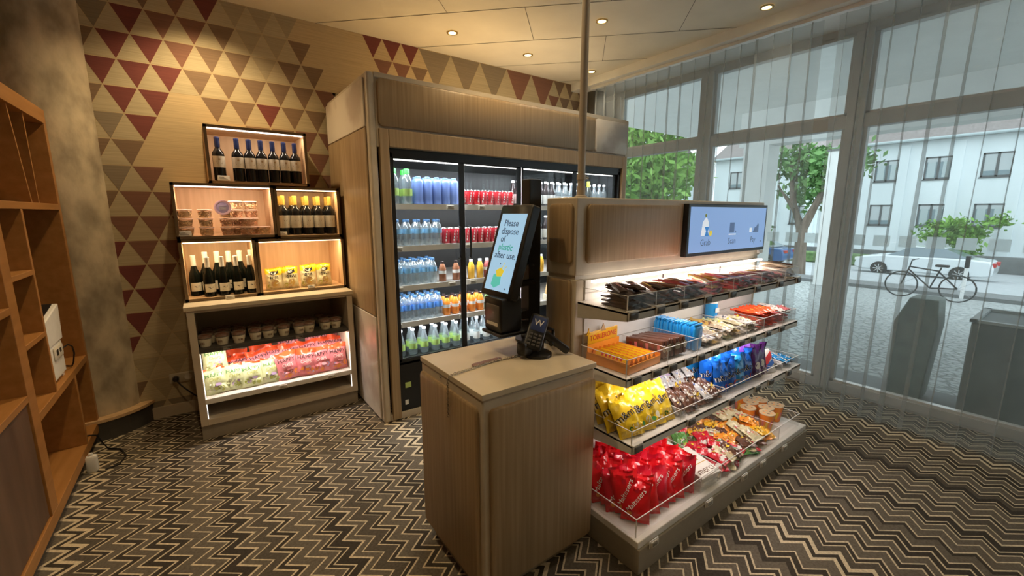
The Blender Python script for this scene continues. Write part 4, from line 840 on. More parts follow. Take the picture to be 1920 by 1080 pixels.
# ================================================================ SNACK STAND (gondola)
GX0, GX1 = 1.337, 3.045
t = thing('snack_stand', 'freestanding snack stand with sloping acrylic shelves and overhead sign board', 'display stand', (0, 0, 0)); gst = t
k = 'laminate'
MB().box(1.33, 3.075, 1.352, 1.552, 1.222, 1.57, k).build('header_box', t, bevel=.006)
MB().box(1.34, 3.065, 1.362, 1.545, 1.16, 1.222, k).build('neck', t)
MB().box(1.333, 1.39, 1.352, 1.552, .0, 1.205, k).build('end_panel', t, bevel=.006); MB().box(3.0, 3.05, 1.352, 1.552, .0, 1.205, k).build('end_panel', t, bevel=.006)
MB().rbox((1.739, 1.346, 1.408), .70, .265, .024, .025, 'bamboo').build('front_panel', t)
MB().rbox((1.324, 1.443, 1.410), .150, .265, .020, .022, 'bamboo', 'x').build('side_inset', t); MB().rbox((1.328, 1.447, .70), .145, 1.0, .018, .022, 'bamboo', 'x').build('side_inset', t)
bp = MB().box(1.39, 3.0, 1.345, 1.365, .15, 1.20, 'white_metal')
for z in [.30 + .12 * i for i in range(8)]: bp.box(1.39, 3.0, 1.343, 1.3455, z, z + .004, 'shelf_grey')
for x in (1.97, 2.55): bp.box(x, x + .006, 1.342, 1.346, .15, 1.20, 'dark_grey')
bp.build('slatted_back', t); MB().box(1.39, 3.0, 1.365, 1.54, .15, 1.19, k).build('core', t)
MB().box(GX0, GX1, .942, 1.552, 0, .118, 'plinth').box(GX0, GX1, .95, 1.552, .118, .150, 'white_metal').build('base', t, bevel=.003)
MB().box(1.40, 3.0, 1.30, 1.32, 1.192, 1.204, 'led_white').build('led_strip', t)
point_light('stand_glow', 'AREA', (2.2, 1.28, 1.195), 13 * LK4, (1, .86, .76), t, 1.55, .03, rot=(R(-22), 0, 0))
# screen
s = MB().box(2.13, 3.045, 1.318, 1.35, 1.262, 1.552, 'black').build('screen', t, bevel=.003)
d = MB().box(2.150, 3.025, 1.3165, 1.318, 1.282, 1.535, 'screen_blue'); y = 1.316; U, Z = (1, 0, 0), (0, 0, 1)
for tx, x, z, sz in (('Grab', 2.315, 1.335, .052), ('Scan', 2.61, 1.335, .052), ('Pay', 2.875, 1.335, .048)): d.text(tx, (x, y, z), U, Z, sz, 'ink')
def dq(x0, x1, z0, z1, kk, yy=1.3158): d.add([(x0, yy, z0), (x1, yy, z0), (x1, yy, z1), (x0, yy, z1)], [(0, 1, 2, 3)], kk)
def dp(pts, kk, yy=1.3156): d.add([(x, yy, z) for x, z in pts], [tuple(range(len(pts)))], kk)
dp([(2.262, 1.375), (2.34, 1.375), (2.335, 1.45), (2.315, 1.475), (2.30, 1.475), (2.275, 1.45)], 'pic_white', 1.3162); dp(circ(2.302, 1.488, .010, 10), 'cap_yellow'); dp([(2.295, 1.425), (2.345, 1.425), (2.33, 1.40), (2.345, 1.372), (2.300, 1.372), (2.312, 1.40)], 'pic_blue'); dp(circ(2.362, 1.388, .016, 12), 'pic_yellow', 1.3154)
dq(2.572, 2.628, 1.385, 1.445, 'pic_navy'); dq(2.566, 2.652, 1.372, 1.378, 'pic_white'); dp([(2.640, 1.385), (2.658, 1.385), (2.640, 1.40)], 'pic_navy')
dp([(2.862, 1.38), (2.938, 1.38), (2.938, 1.428), (2.925, 1.438), (2.905, 1.415), (2.885, 1.412)], 'pic_navy'); dq(2.82, 2.85, 1.383, 1.41, 'pic_white'); dp([(2.975, 1.315), (2.99, 1.32), (2.975, 1.326)], 'ink')
d.build('picture', s)
MB().box(3.03, 3.075, 1.335, 1.352, 1.235, 1.255, 'white').build('sensor', t)
# shelves with acrylic bins
SHV = [(1.108, 1.062, 1.345, 'shelf_grey'), (.832, 1.052, 1.345, 'white_metal'), (.556, 1.008, 1.345, 'white_metal'), (.150, .962, 1.345, 'white_metal')]
for i, (z, y0, y1, kk) in enumerate(SHV):
    xr = 3.0
    if i < 3:
        sh = MB().box(1.342, xr, y0, y1, z - .010, z, kk).box(1.342, xr, y0, y0 + .006, z - .036, z + .002, kk); sh.prism([(y0, z - .036), (y1, z - .075), (y1, z), (y0, z)], 1.342, 1.346, kk, 'x'); sh.prism([(y0, z - .036), (y1, z - .075), (y1, z), (y0, z)], xr - .004, xr, kk, 'x')
        so = sh.build('shelf', t, bevel=.0015)
        if i: point_light('shelf_glow', 'AREA', (2.15, y0 + .05, z - .045), 6 * LK4, (1, .88, .80), t, 1.5, .02, rot=(R(12), 0, 0))
        else: point_light('shelf_glow', 'AREA', (2.15, y0 + .05, z - .045), 7 * LK4, (1, .88, .80), t, 1.5, .02, rot=(R(12), 0, 0))
    h = (.065, .075, .055, .085)[i]; a = MB(); e = MB(); yb = y1 - .02; yf = y0 + .012
    a.box(1.352, xr - .01, yf, yf + .003, z + .001, z + h, 'acrylic'); a.box(1.352, 1.355, yf, yb, z + .001, z + h, 'acrylic'); a.box(xr - .013, xr - .01, yf, yb, z + .001, z + h, 'acrylic')
    e.box(1.352, xr - .01, yf - .0003, yf + .0033, z + h, z + h + .0022, 'acrylic_edge'); e.box(1.3515, 1.3555, yf, yb, z + h, z + h + .002, 'acrylic_edge'); e.box(xr - .0135, xr - .0095, yf, yb, z + h, z + h + .002, 'acrylic_edge'); e.box(1.3515, 1.3555, yf - .0005, yf + .0035, z + .001, z + h, 'acrylic_edge')
    for x in ((1.538, 1.746, 1.972, 2.187, 2.495, 2.799), (1.635, 1.875, 2.10, 2.36, 2.56, 2.81), (1.70, 2.10, 2.62, 2.76), (1.845, 2.03, 2.70))[i]:
        a.box(x, x + .003, yf + .003, yb, z + .001, z + h, 'acrylic'); e.box(x - .0004, x + .0034, yf - .0006, yf + .0004, z + .001, z + h, 'acrylic_edge'); e.box(x - .0003, x + .0033, yf, yb, z + h, z + h + .0018, 'acrylic_edge')
    ao = a.build('acrylic_bins', t); e.build('bright_edges', ao)
tags = [(1, 1.040, 1.062, [(1.37, 1.078), (1.55, 1.078), (1.725, 1.078), (1.925, 1.078), (2.155, 1.078), (2.42, 1.078), (2.70, 1.078), (2.95, 1.078)], 'top'),
        (1, 0, 1.052, [(1.40, .80), (1.535, .80), (1.655, .80), (1.78, .80), (1.885, .80), (2.015, .80), (2.15, .80), (2.275, .80), (2.40, .80), (2.585, .80), (2.765, .80)], 'second'),
        (1, 0, 1.008, [(1.375, .522), (1.765, .522), (2.135, .522), (2.415, .522), (2.58, .522), (2.82, .522)], 'third'), (0, 0, .942, [(1.43, .098), (1.865, .098), (2.215, .098), (2.425, .098), (2.70, .098)], 'bottom')]
hold = MB().rbox((0, .004, .017), .062, .036, .004, .004, 'acrylic_edge').rbox((0, -.001, .017), .050, .028, .006, .003, 'tag_dark').box(-.031, .031, .002, .016, .034, .037, 'acrylic_edge')
hold_l = MB().rbox((0, .004, .017), .062, .036, .004, .004, 'acrylic_edge').rbox((0, -.001, .017), .050, .028, .006, .003, 'tag_face'); [hold_l.box(-.018, .014, -.0048, -.0042, z, z + .002, 'tag_text') for z in (.011, .017, .023)]
ph, phl = proto('price_tag_holder', [('holder', hold)]), proto('price_tag_holder', [('holder', hold_l)])
for dk, _, y0, L_, nm in tags:
    for i, (x, z) in enumerate(L_): place(ph if dk else phl, 'clip-on price tag holder, snack stand %s shelf, %s' % (nm, nth(i, len(L_))), 'price tag', 'price tag holders on the snack stand', (x, y0 - .008, z))

# ---- products: stick snacks on the top shelf
def stick(key, l=.170, w=.034, h=.016, seed=0, kk='p_brown'):
    r = random.Random(seed); mb = MB(); n = 8; vs = []
    for i in range(n + 1):
        u = i / n; e = (.6 if i in (0, n) else 1); hh = h * e * r.uniform(.85, 1.15)
        if i in (1, n - 1): hh *= .7
        vs += [(-w / 2, (u - .5) * l, 0), (w / 2, (u - .5) * l, 0), (w / 2 * .9, (u - .5) * l, hh * .6), (0, (u - .5) * l, hh), (-w / 2 * .9, (u - .5) * l, hh * .6)]
    mb.add(vs, [(i * 5 + j, i * 5 + (j + 1) % 5, (i + 1) * 5 + (j + 1) % 5, (i + 1) * 5 + j) for i in range(n) for j in range(5)] + [(0, 1, 2, 3, 4), tuple(n * 5 + j for j in range(5))], key)
    mb.add([(-.006, -l * .22, h * 1.12), (.006, -l * .22, h * 1.12), (.006, l * .22, h * 1.12), (-.006, l * .22, h * 1.12)], [(0, 1, 2, 3)], kk)
    return proto('snack_stick', [('stick', mb)])
pal = dict(dark=stick('foil_dark', seed=1, kk='foil_darkred'), brown=stick('foil_brown', seed=2, kk='p_gold'), dred=stick('foil_darkred', seed=3, kk='p_gold'), red=stick('foil_red2', seed=4, kk='p_white'), pink=stick('foil_pink', seed=5, kk='p_white'), beige=stick('foil_beige', seed=6, kk='p_brown'), gold=stick('foil_gold', seed=7, kk='p_red'))
nmc = dict(dark='black-wrapped', brown='brown-wrapped', dred='dark red-wrapped', red='red-wrapped', pink='pink-wrapped', beige='beige-wrapped', gold='gold-wrapped')
bins = [(1.36, 1.535, ['dark'] * 5, 10, 'first'), (1.545, 1.743, ['dark', 'brown', 'dark'], 11, 'second'), (1.75, 1.968, ['dark', 'dred', 'brown'], 10, 'third'), (1.978, 2.183, ['red', 'pink', 'brown', 'gold'], 12, 'fourth'), (2.193, 2.49, ['red', 'pink', 'dred', 'brown', 'red'], 15, 'fifth'), (2.50, 2.795, ['beige', 'brown', 'pink', 'dred'], 13, 'sixth'), (2.805, 2.975, ['beige', 'beige', 'brown'], 9, 'last')]
def pile_label(base, i, n, where): return '%s, %s of %d counted from the bottom up, %s' % (base, ORD[i] if i < 20 else 'top', n, where)
for x0, x1, cs, n, nm in bins:
    per = max(2, int((x1 - x0) / .045)); cnt = {}
    for i in range(n + 8):
        c_ = cs[rnd.randrange(len(cs))]; lay = i // per; cnt[c_] = cnt.get(c_, 0) + 1
        x = x0 + .02 + (x1 - x0 - .04) * ((i % per + .5) / per) + rnd.uniform(-.006, .006)
        col = ('left' if i % per < per / 3 else 'right' if i % per >= per * 2 / 3 else 'middle')
        place(pal[c_], '%s snack stick, top shelf %s bin, %s layer, %s column' % (nmc[c_], nm, ORD[min(lay, 9)], ORD[i % per]), 'snack stick', 'snack sticks in the %s top bin' % nm, (x, 1.165 + rnd.uniform(-.012, .012), 1.1105 + lay * .0155), (R(rnd.uniform(-3, 6)), R(rnd.uniform(-8, 8)), R(rnd.uniform(-9, 9) * (1 + lay * .6))))
# ---- second shelf
z = .8335
t = thing('chocolate_box', 'open orange cardboard display box of triangular chocolate bars', 'display box', (1.497, 1.20, z), R(4))
b = MB().box(-.118, .118, -.11, .11, 0, .006, 'foil_orange2'); [b.box(*q, 'foil_orange2') for q in ((-.118, .118, -.114, -.11, 0, .035), (-.118, .118, .11, .113, 0, .075), (-.121, -.118, -.114, .113, 0, .045), (.118, .121, -.114, .113, 0, .045))]
b.build('tray', t); b = MB(); b.rbox((0, .118, .100), .22, .062, .004, .005, 'foil_yellow2'); b.prism([(-.020, .122), (.020, .122), (.0, .158)], .116, .120, 'p_tan'); b.prism([(-.118, .118), (-.10, .125), (-.105, .150)], .116, .120, 'foil_yellow2'); b.text('TOBLERONE', (0, .1145, .100), (1, 0, 0), (0, 0, 1), .036, 'p_red', sx=.95); b.build('header_card', t)
tb2 = MB(); l = .20; tb2.prism([(-.014, 0), (.014, 0), (0, .025)], -l / 2, l / 2, 'foil_orange2', 'y'); tb2.v = [(x, y, zz) for x, y, zz in tb2.v]
tb2.add([(-.0148, -.085, .001), (-.0148, .085, .001), (-.003, .085, .0225), (-.003, -.085, .0225)], [(0, 1, 2, 3)], 'foil_yellow'); [tb2.add([(-.0146, y, .004), (-.0146, y + .012, .004), (-.0065, y + .012, .017), (-.0065, y, .017)], [(0, 1, 2, 3)], 'p_red') for y in (-.06, -.04, -.02, 0, .02, .04)]
tp = proto('chocolate_bar', [('bar', tb2)])
for i in range(7): place(tp, 'yellow triangular chocolate bar in the orange box, %s' % nth(i, 7), 'chocolate bar', 'triangular chocolate bars', (1.405 + i * .0305, 1.197, z + .008), (0, 0, R(4)))
for i in range(6): place(tp, 'yellow triangular chocolate bar in the upper layer of the orange box, %s' % nth(i, 6), 'chocolate bar', 'triangular chocolate bars', (1.420 + i * .0305, 1.197, z + .0345), (0, 0, R(4)))
def slab(w, d, h, key, tx=None, tk='p_white', stripe=None, rz=None, name='chocolate_bar'):
    mb = MB().rbox((0, 0, h / 2), w, h, d, min(w, h) * .3, key)
    if stripe: mb.box(-w * .36, w * .36, -d / 2 - .0008, -d / 2, h * .3, h * .62, stripe)
    return proto(name, [('bar', mb)])
cr = MB().rbox((0, 0, .042), .020, .084, .20, .009, 'foil_brown'); cr.lathe([(.001, 0), (.017, 0)], 'p_cream', n=12, T=Matrix.Translation((0, -.101, .045)) @ Matrix.Rotation(R(90), 4, 'X')); [cr.box(-.0106, -.0098, -.085 + q * .03, -.070 + q * .03, .02, .065, 'foil_darkred' if q % 2 else 'foil_pink') for q in range(6)]
crp = proto('chocolate_bar', [('bar', cr)])
for i in range(8): place(crp, 'brown and red chocolate bar standing on edge beside the orange box, %s' % nth(i, 8), 'chocolate bar', 'brown and red chocolate bars', (1.650 + i * .0225, 1.19 + rnd.uniform(-.006, .006), z + .001), (R(-6), R(rnd.uniform(-5, 3)), R(5)))
bl = MB(); q = 12
bl.rbox((0, 0, .062), .085, .124, .016, .02, 'foil_sky'); bl.rbox((0, 0, .128), .08, .012, .010, .004, 'foil_sky')
blp = proto('biscuit_pack', [('pack', bl)])
for i in range(13): place(blp, 'bright blue biscuit pack in the standing row, %s from the front' % ORD[i], 'biscuit pack', 'bright blue biscuit packs', (1.925 - .0 + rnd.uniform(-.002, .002) - i * .001, 1.10 + i * .0178, z + .001), (R(rnd.uniform(-3, 3)), 0, R(rnd.uniform(-2, 2))), (.85, 1, 1))
def packet(w, l, h, key, k2, seed, txt=None):
    """flat sealed packet lying on its back: built standing then laid down"""
    mb, fn = pillow(w, l, h, seed, lambda u, v, f: key, .09, nu=10, nv=12, wr=.5); r = random.Random(seed)
    for q in range(5): mb.decal(circ(r.uniform(-.34, .34) * w, r.uniform(.14, .86) * l, w * r.uniform(.06, .13), 7), lambda x, z: fn(x, z, .002), r.choice([k2, 'p_white', 'p_brown', 'p_yellow', k2]))
    mb.decal([(-w * .32, l * .40), (w * .32, l * .40), (w * .30, l * .58), (-w * .34, l * .56)], fn, k2)
    mb.decal(circ(r.uniform(-.1, .1) * w, l * .27, w * .18, 9), fn, r.choice(['p_brown', 'p_gold', 'p_white', 'p_tan']))
    if txt: mb.text(txt, 0, 0, 0, w * .36, 'p_white' if key != 'foil_white' else 'p_red', lambda x, y: fn(x, y + l * .72))
    return proto('snack_packet', [('packet', mb)])
PK = dict(cream=packet(.055, .15, .022, 'foil_cream', 'p_white', 41), beige=packet(.06, .15, .024, 'foil_beige', 'p_cream', 42), silver=packet(.06, .15, .022, 'foil_silver', 'p_lilac', 43), gold=packet(.055, .15, .022, 'foil_gold', 'p_brown', 44), white=packet(.06, .15, .022, 'foil_white', 'p_navy', 45), palegreen=packet(.06, .15, .024, 'foil_palegreen', 'p_cream', 46), orange=packet(.045, .17, .020, 'foil_orange', 'p_orange', 47), redwhite=packet(.055, .13, .02, 'foil_pink', 'p_white', 48), brown=packet(.05, .12, .022, 'foil_brown', 'p_white', 49), bluewhite=packet(.05, .12, .022, 'foil_silver', 'p_blue', 50), dbrown=packet(.05, .13, .022, 'foil_brown', 'p_cream', 51), sky=packet(.06, .11, .022, 'foil_sky', 'p_white', 52), red=packet(.095, .11, .024, 'foil_red2', 'foil_pink', 53), lime=packet(.09, .12, .03, 'foil_green', 'foil_lime', 54), orange2=packet(.09, .115, .026, 'foil_orange2', 'foil_yellow', 55), mixed=packet(.085, .12, .028, 'foil_cream', 'foil_red2', 56), yellow=packet(.08, .11, .028, 'foil_yellow2', 'p_brown', 57), darkmix=packet(.09, .11, .03, 'foil_brown', 'foil_green', 58))
PN = dict(cream='cream', beige='beige', silver='silver', gold='gold', white='white', palegreen='pale green', orange='orange', redwhite='pink and white', brown='brown', bluewhite='silver and blue', dbrown='dark brown', sky='sky blue', red='bright red', lime='green', orange2='orange and yellow', mixed='cream and red', yellow='yellow-orange', darkmix='brown and green')
def heap(x0, x1, y0, y1, z, keys, nx, ny, layers, where, group, rzs=12, tilt=8, hz=.02, cat='snack packet', base=0, jit=.012, rx0=-90):
    i = 0
    for L_ in range(layers):
        for a in range(nx):
            for b_ in range(ny):
                if L_ and rnd.random() < .18: continue
                kk = keys[rnd.randrange(len(keys))] if len(keys) > 1 else keys[0]
                x = x0 + (x1 - x0) * (a + .5) / nx + rnd.uniform(-jit, jit); y = y0 + (y1 - y0) * (b_ / max(1, ny - 1) if ny > 1 else 0) + rnd.uniform(-jit, jit) * .5
                pos = '%s column, %s row, %s layer' % (ORD[a], ORD[b_], ORD[L_])
                place(PK[kk], '%s packet, %s, %s' % (PN[kk], where, pos), cat, group, (x, y, z + .012 + L_ * hz), (R(rx0 + rnd.uniform(-2, tilt)), 0, R(base + rnd.uniform(-rzs, rzs))))
# flat-lying packets: a pillow rotated -90 about X lies with its front up, its foot towards the aisle
heap(1.985, 2.10, 1.09, 1.18, z, ['gold', 'beige', 'silver', 'brown'], 2, 2, 2, 'beside the blue packs', 'small packets beside the blue packs')
heap(2.11, 2.35, 1.09, 1.17, z, ['palegreen', 'beige', 'cream', 'gold'], 3, 2, 3, 'middle of second shelf', 'pale packets on the second shelf', 25)
heap(2.37, 2.55, 1.09, 1.17, z, ['silver', 'white', 'cream'], 3, 2, 3, 'second shelf left of orange', 'silver packets on the second shelf', 20)
heap(2.57, 2.80, 1.09, 1.16, z, ['orange'], 5, 1, 5, 'stacked on second shelf', 'orange packets on the second shelf', 3, 2, .019)
heap(2.82, 2.97, 1.09, 1.18, z, ['redwhite', 'white'], 2, 2, 4, 'right end second shelf', 'pink and white packets', 20)
t = MB().lathe([(.033, 0), (.035, .004), (.035, .105), (.032, .112), (.032, .125), (.001, .126)], 'label_blue2', n=20, mats=['steel', 'foil_sky', 'p_white', 'p_white', 'p_white']); [t.box(-.02, .02, -.0372, -.0355, zz, zz + .02, 'p_white') for zz in (.03, .065)]
o = t.build('gum_tub', loc=(2.585, 1.295, z)); o.location = (2.66, 1.300, z + .10); o.location.z = z + .001; tag(o, 'blue and white round tub standing at the back of the second shelf', 'tub'); o.location = (2.42, 1.305, z + .001); o.scale = (1, 1, 1.35)
# ---- third shelf: bags
def candy_bag(key, w, h, t_, seed, text, tk, edge='p_white', blobs=(), sz=.05, zt=.55, ang=0, crease=None):
    mb, fn = pillow(w, h, t_, seed, lambda u, v, f: key, .06, wr=.34, flat=(zt - .16, zt + .14)); ca, sa = math.cos(R(ang)), math.sin(R(ang))
    if text:
        if edge: mb.text(text, 0, 0, 0, sz * 1.08, edge, lambda x, y: fn(x * ca - y * sa - .0012, x * sa + y * ca + h * zt - .0015, .0026))
        mb.text(text, 0, 0, 0, sz, tk, lambda x, y: fn(x * ca - y * sa, x * sa + y * ca + h * zt, .0036))
    for (x, zz, r_, kk) in blobs: mb.decal(circ(x, zz, r_, 10), lambda a, b_: fn(a, b_, .0014), kk)
    return proto('sweets_bag', [('bag', mb)])
z = .5575
yb1 = [candy_bag('foil_yellow', .125, .195, .045, s, "m&m's", 'p_black', 'p_white', ((.025, .045, .016, 'p_cream'), (-.005, .032, .010, 'p_green'), (.045, .03, .010, 'p_tan')), .050, .52, 18) for s in (61, 62, 63)]
for i, x in enumerate((1.405, 1.485, 1.565, 1.645)): place(yb1[i % 3], 'yellow sweets bag in the front row of the third shelf, %s' % nth(i, 4), 'sweets bag', 'yellow sweets bags', (x, 1.055, z + .004), (R(-36), R((-6, 3, -3, 5)[i]), R((-16, -10, -12, -8)[i])), (1, 1, (.9, .96, .98, 1.0)[i]))
for i, x in enumerate((1.40, 1.48, 1.56, 1.64)): place(yb1[(i + 1) % 3], 'yellow sweets bag in the second row of the third shelf, %s' % nth(i, 4), 'sweets bag', 'yellow sweets bags', (x, 1.125, z + .008), (R(-32), R(rnd.uniform(-6, 6)), R(rnd.uniform(-18, -6))), (1, 1, 1.0))
for i, x in enumerate((1.41, 1.51, 1.61)): place(yb1[(i + 2) % 3], 'yellow sweets bag in the back row of the third shelf, %s' % nth(i, 3), 'sweets bag', 'yellow sweets bags', (x, 1.19, z + .012), (R(-26), R(rnd.uniform(-6, 6)), R(rnd.uniform(-14, 0))))
heap(1.72, 2.09, 1.035, 1.16, z, ['brown', 'dbrown', 'brown', 'bluewhite'], 7, 2, 2, 'between yellow and blue bags', 'brown packets on the third shelf', 8, 22, .022, base=-14, rx0=-72)
heap(1.74, 2.07, 1.20, 1.24, z + .045, ['bluewhite', 'brown', 'silver'], 6, 1, 2, 'behind the brown packets', 'silver and blue packets on the third shelf', 10, 22, .022, base=-8, rx0=-66)
bb = [candy_bag('foil_blue' if s != 73 else 'foil_sky', .115, .19, .05, s, "m&m's", 'p_black', 'p_white', ((.02, .04, .015, 'p_red'), (-.02, .035, .012, 'p_tan')), .048, .48, 5) for s in (71, 72, 73)]
for i, x in enumerate((2.155, 2.245, 2.335, 2.425)): place(bb[i % 3], 'blue sweets bag standing in the front row, %s' % nth(i, 4), 'sweets bag', 'blue sweets bags', (x, 1.075, z), (R(-8), R(rnd.uniform(-5, 5)), R(-14 + rnd.uniform(-5, 5))), (1, 1, .95))
for rr_, rn in ((1, 'second'), (2, 'third')):
    for i, x in enumerate((2.14, 2.23, 2.32, 2.41)): place(bb[(i + rr_) % 3], 'blue sweets bag standing in the %s row, %s' % (rn, nth(i, 4)), 'sweets bag', 'blue sweets bags', (x, 1.075 + rr_ * .075, z), (R(-6), R(rnd.uniform(-5, 5)), R(-12 + rnd.uniform(-6, 6))), (1, 1, 1.02))
pb = [candy_bag(kk, .11, .19, .05, s, None, None, None, ((.0, .08, .022, 'p_white'), (.02, .05, .012, 'p_lilac'))) for kk, s in (('foil_purple', 81), ('foil_purple', 82), ('foil_purple_dark', 83))]
for i, (x, y, q, lb) in enumerate(((2.515, 1.07, 2, 'dark purple sweets bag at the front beside the blue bags'), (2.585, 1.08, 2, 'dark purple sweets bag at the front right'), (2.50, 1.15, 0, 'bright purple sweets bag behind the dark purple ones'), (2.575, 1.165, 1, 'bright purple sweets bag in the middle at the right'), (2.47, 1.23, 1, 'bright purple sweets bag at the back behind the blue bags'), (2.55, 1.24, 0, 'bright purple sweets bag at the back right'))): place(pb[q], lb, 'sweets bag', 'purple sweets bags', (x, y, z), (R(-6), R(rnd.uniform(-5, 5)), R(-10 + rnd.uniform(-8, 8))), (1, 1, 1.0 + .04 * (i > 1)))
rb = MB().rbox((0, 0, .07), .075, .14, .016, .006, 'p_white'); rb.prism([(-.036, .03), (.036, .09), (.036, .125), (-.036, .075)], -.0088, -.008, 'p_red'); rb.prism([(-.036, .008), (.036, .05), (.036, .075), (-.036, .04)], -.0088, -.008, 'p_blue')
rbp = proto('sweets_box', [('box', rb)])
for i in range(5): place(rbp, 'flat white, red and blue sweets box leaning in a row, %s from the front' % ORD[i], 'sweets box', 'white, red and blue sweets boxes', (2.69, 1.05 + i * .035, z + .001), (R(-28), 0, R(-16)))
heap(2.77, 2.97, 1.035, 1.18, z, ['sky', 'bluewhite', 'silver'], 3, 3, 2, 'third shelf last bin', 'blue packets in the last bin', 30, 10, .022)
# ---- bottom tray
z = .152
mb_ = [candy_bag(kk, .135, .185, .05, s, 'Maltesers', 'p_white', None, ((.03, .05, .012, 'foil_red'), (-.03, .035, .012, 'p_orange'), (.0, .14, .012, 'foil_red2')), .034, .52, 52) for kk, s in (('foil_red', 91), ('foil_red', 92), ('foil_red2', 93))]
rown = ['front', 'second', 'third', 'fourth', 'fifth', 'sixth', 'back']
for rr_ in range(7):
    n = 6
    for i in range(n):
        place(mb_[(i + rr_) % 3], 'glossy red chocolate balls bag in the bottom tray, %s row, %s' % (rown[rr_], nth(i, n)), 'sweets bag', 'glossy red chocolate bags', (1.425 + i * .068 + rnd.uniform(-.012, .012), 1.035 + rr_ * .042, z + .004 + rnd.uniform(0, .012)), (R(-22 + rr_ * 3 + rnd.uniform(-8, 8)), R(rnd.uniform(-12, 12)), R(-44 + rnd.uniform(-14, 14))), (.92, 1, .96 + rr_ * .05 + rnd.uniform(-.04, .04)))
mg = MB().rbox((0, 0, .012), .15, .20, .024, .006, 'p_white', 'z'); mg.box(-.06, .06, -.085, -.045, .0242, .0248, 'p_white'); mg.text('merci', (0, -.062, .0256), (1, 0, 0), (0, 1, 0), .055, 'p_brown', sx=.95); mg.box(-.055, .03, .0, .055, .0242, .0248, 'p_tan'); mg.decal(circ(-.015, .028, .018, 12), lambda x, y: (x, y, .0256), 'p_orange'); mg.box(-.065, .065, -.020, -.016, .0242, .0248, 'p_gold')
mgp = proto('chocolate_box', [('box', mg)])
for i, (x, y, dz, rz) in enumerate(((1.937, 1.08, 0.008, -3), (1.935, 1.075, .036, 2), (1.937, 1.07, .064, -4), (1.930, 1.24, .060, 6))): place(mgp, ('bottom one of the cream chocolate boxes beside the red bags', 'second one up in the stack of cream chocolate boxes', 'topmost cream chocolate box with brown lettering', 'cream chocolate box lying behind the lettered stack')[i], 'chocolate box', 'cream chocolate boxes', (x, y, z + .002 + dz), (R(10 if i < 3 else 14), 0, R(rz)))
for i in range(9):
    kk = ('red', 'red', 'red', 'lime', 'darkmix')[i % 5]
heap(2.035, 2.28, .985, 1.28, z, ['red', 'red', 'lime', 'mixed', 'darkmix'], 4, 5, 3, 'left mixed heap', 'mixed sweets packets in the bottom tray', 60, 22, .020)
heap(2.28, 2.53, 1.0, 1.30, z, ['orange2', 'mixed', 'yellow', 'lime', 'red', 'darkmix'], 4, 5, 3, 'middle mixed heap', 'mixed sweets packets in the bottom tray', 70, 22, .020)
heap(2.53, 2.70, .995, 1.22, z, ['orange2', 'yellow', 'orange2', 'mixed'], 2, 4, 3, 'mixed heap beside cups', 'mixed sweets packets in the bottom tray', 40, 14, .026)
a = MB().lathe([(.030, 0), (.044, .105)], 'foil_pink', n=20, mats=['p_orange']); b = MB().lathe([(.046, .105), (.046, .110), (.040, .111), (.001, .1112)], 'p_tan', n=20, mats=['p_cream', 'p_tan', 'p_tan']); c_ = MB()
for i in range(10): aa = R(36 * i); c_.add([(rr_ * math.cos(aa + o_), rr_ * math.sin(aa + o_), zz) for rr_, zz, o_ in ((.0335, .02, 0), (.0335, .02, .3), (.0405, .07, .5), (.0405, .07, .2))], [(0, 1, 2, 3)], 'p_yellow' if i % 2 else 'foil_pink')
for i in range(7): b.decal(circ(.022 * math.cos(i), .022 * math.sin(i), .006, 7), lambda x, y: (x, y, .1118), 'p_orange' if i % 2 else 'p_brown')
cpp = proto('sweets_cup', [('paper_cup', a), ('lid', b), ('print', c_)])
cu = [(2.76, 1.19, 0, 'alone at the back left of the cup group'), (2.855, 1.12, 0, 'front left of the cup cluster'), (2.945, 1.10, 0, 'front right of the cup cluster'), (2.86, 1.22, 0, 'back middle of the cup cluster'), (2.945, 1.20, 0, 'middle right of the cup cluster'), (2.90, 1.30, 0, 'farthest back of the cup cluster'), (2.775, 1.08, 0, 'half hidden among the packets at the front')]
for x, y, dz, lb in cu: place(cpp, 'orange patterned sweets cup, ' + lb, 'sweets cup', 'orange patterned sweets cups', (x, y, z + .001), (0, 0, rnd.uniform(0, 6)), 1.0)
# ================================================================ CHECKOUT COUNTER
QX0, QX1, QY0, QY1, QZ = .727, 1.297, 1.177, 1.69, .88
t = thing('checkout_counter', 'bamboo panelled checkout counter with rounded insets in front of the stand', 'counter', (0, 0, 0))
MB().box(QX0, QX1, QY0, QY1, QZ - .022, QZ, 'laminate_top').build('worktop', t, bevel=.0015)
MB().box(QX0 + .004, QX1 - .004, QY0 + .006, QY1, .065, QZ - .024, 'laminate').build('body', t, bevel=.008)
MB().box(QX0 + .03, QX1 - .06, QY0 + .05, QY1 - .03, 0, .065, 'plinth').build('plinth', t)
MB().rbox(((.757 + 1.287) / 2, QY0 + .002, (.079 + .818) / 2), 1.287 - .757, .739, .024, .022, 'bamboo').build('front_panel', t)
MB().rbox((QX0 + .002, (1.205 + 1.683) / 2, (.085 + .820) / 2), .478, .735, .022, .022, 'bamboo', 'x').build('side_panel', t)
MB().lathe([(.006, 0), (.005, .003)], 'steel', n=10, T=Matrix.Translation((QX0 + .003, 1.50, .845)) @ Matrix.Rotation(R(-90), 4, 'Y')).build('screw_cover', t)
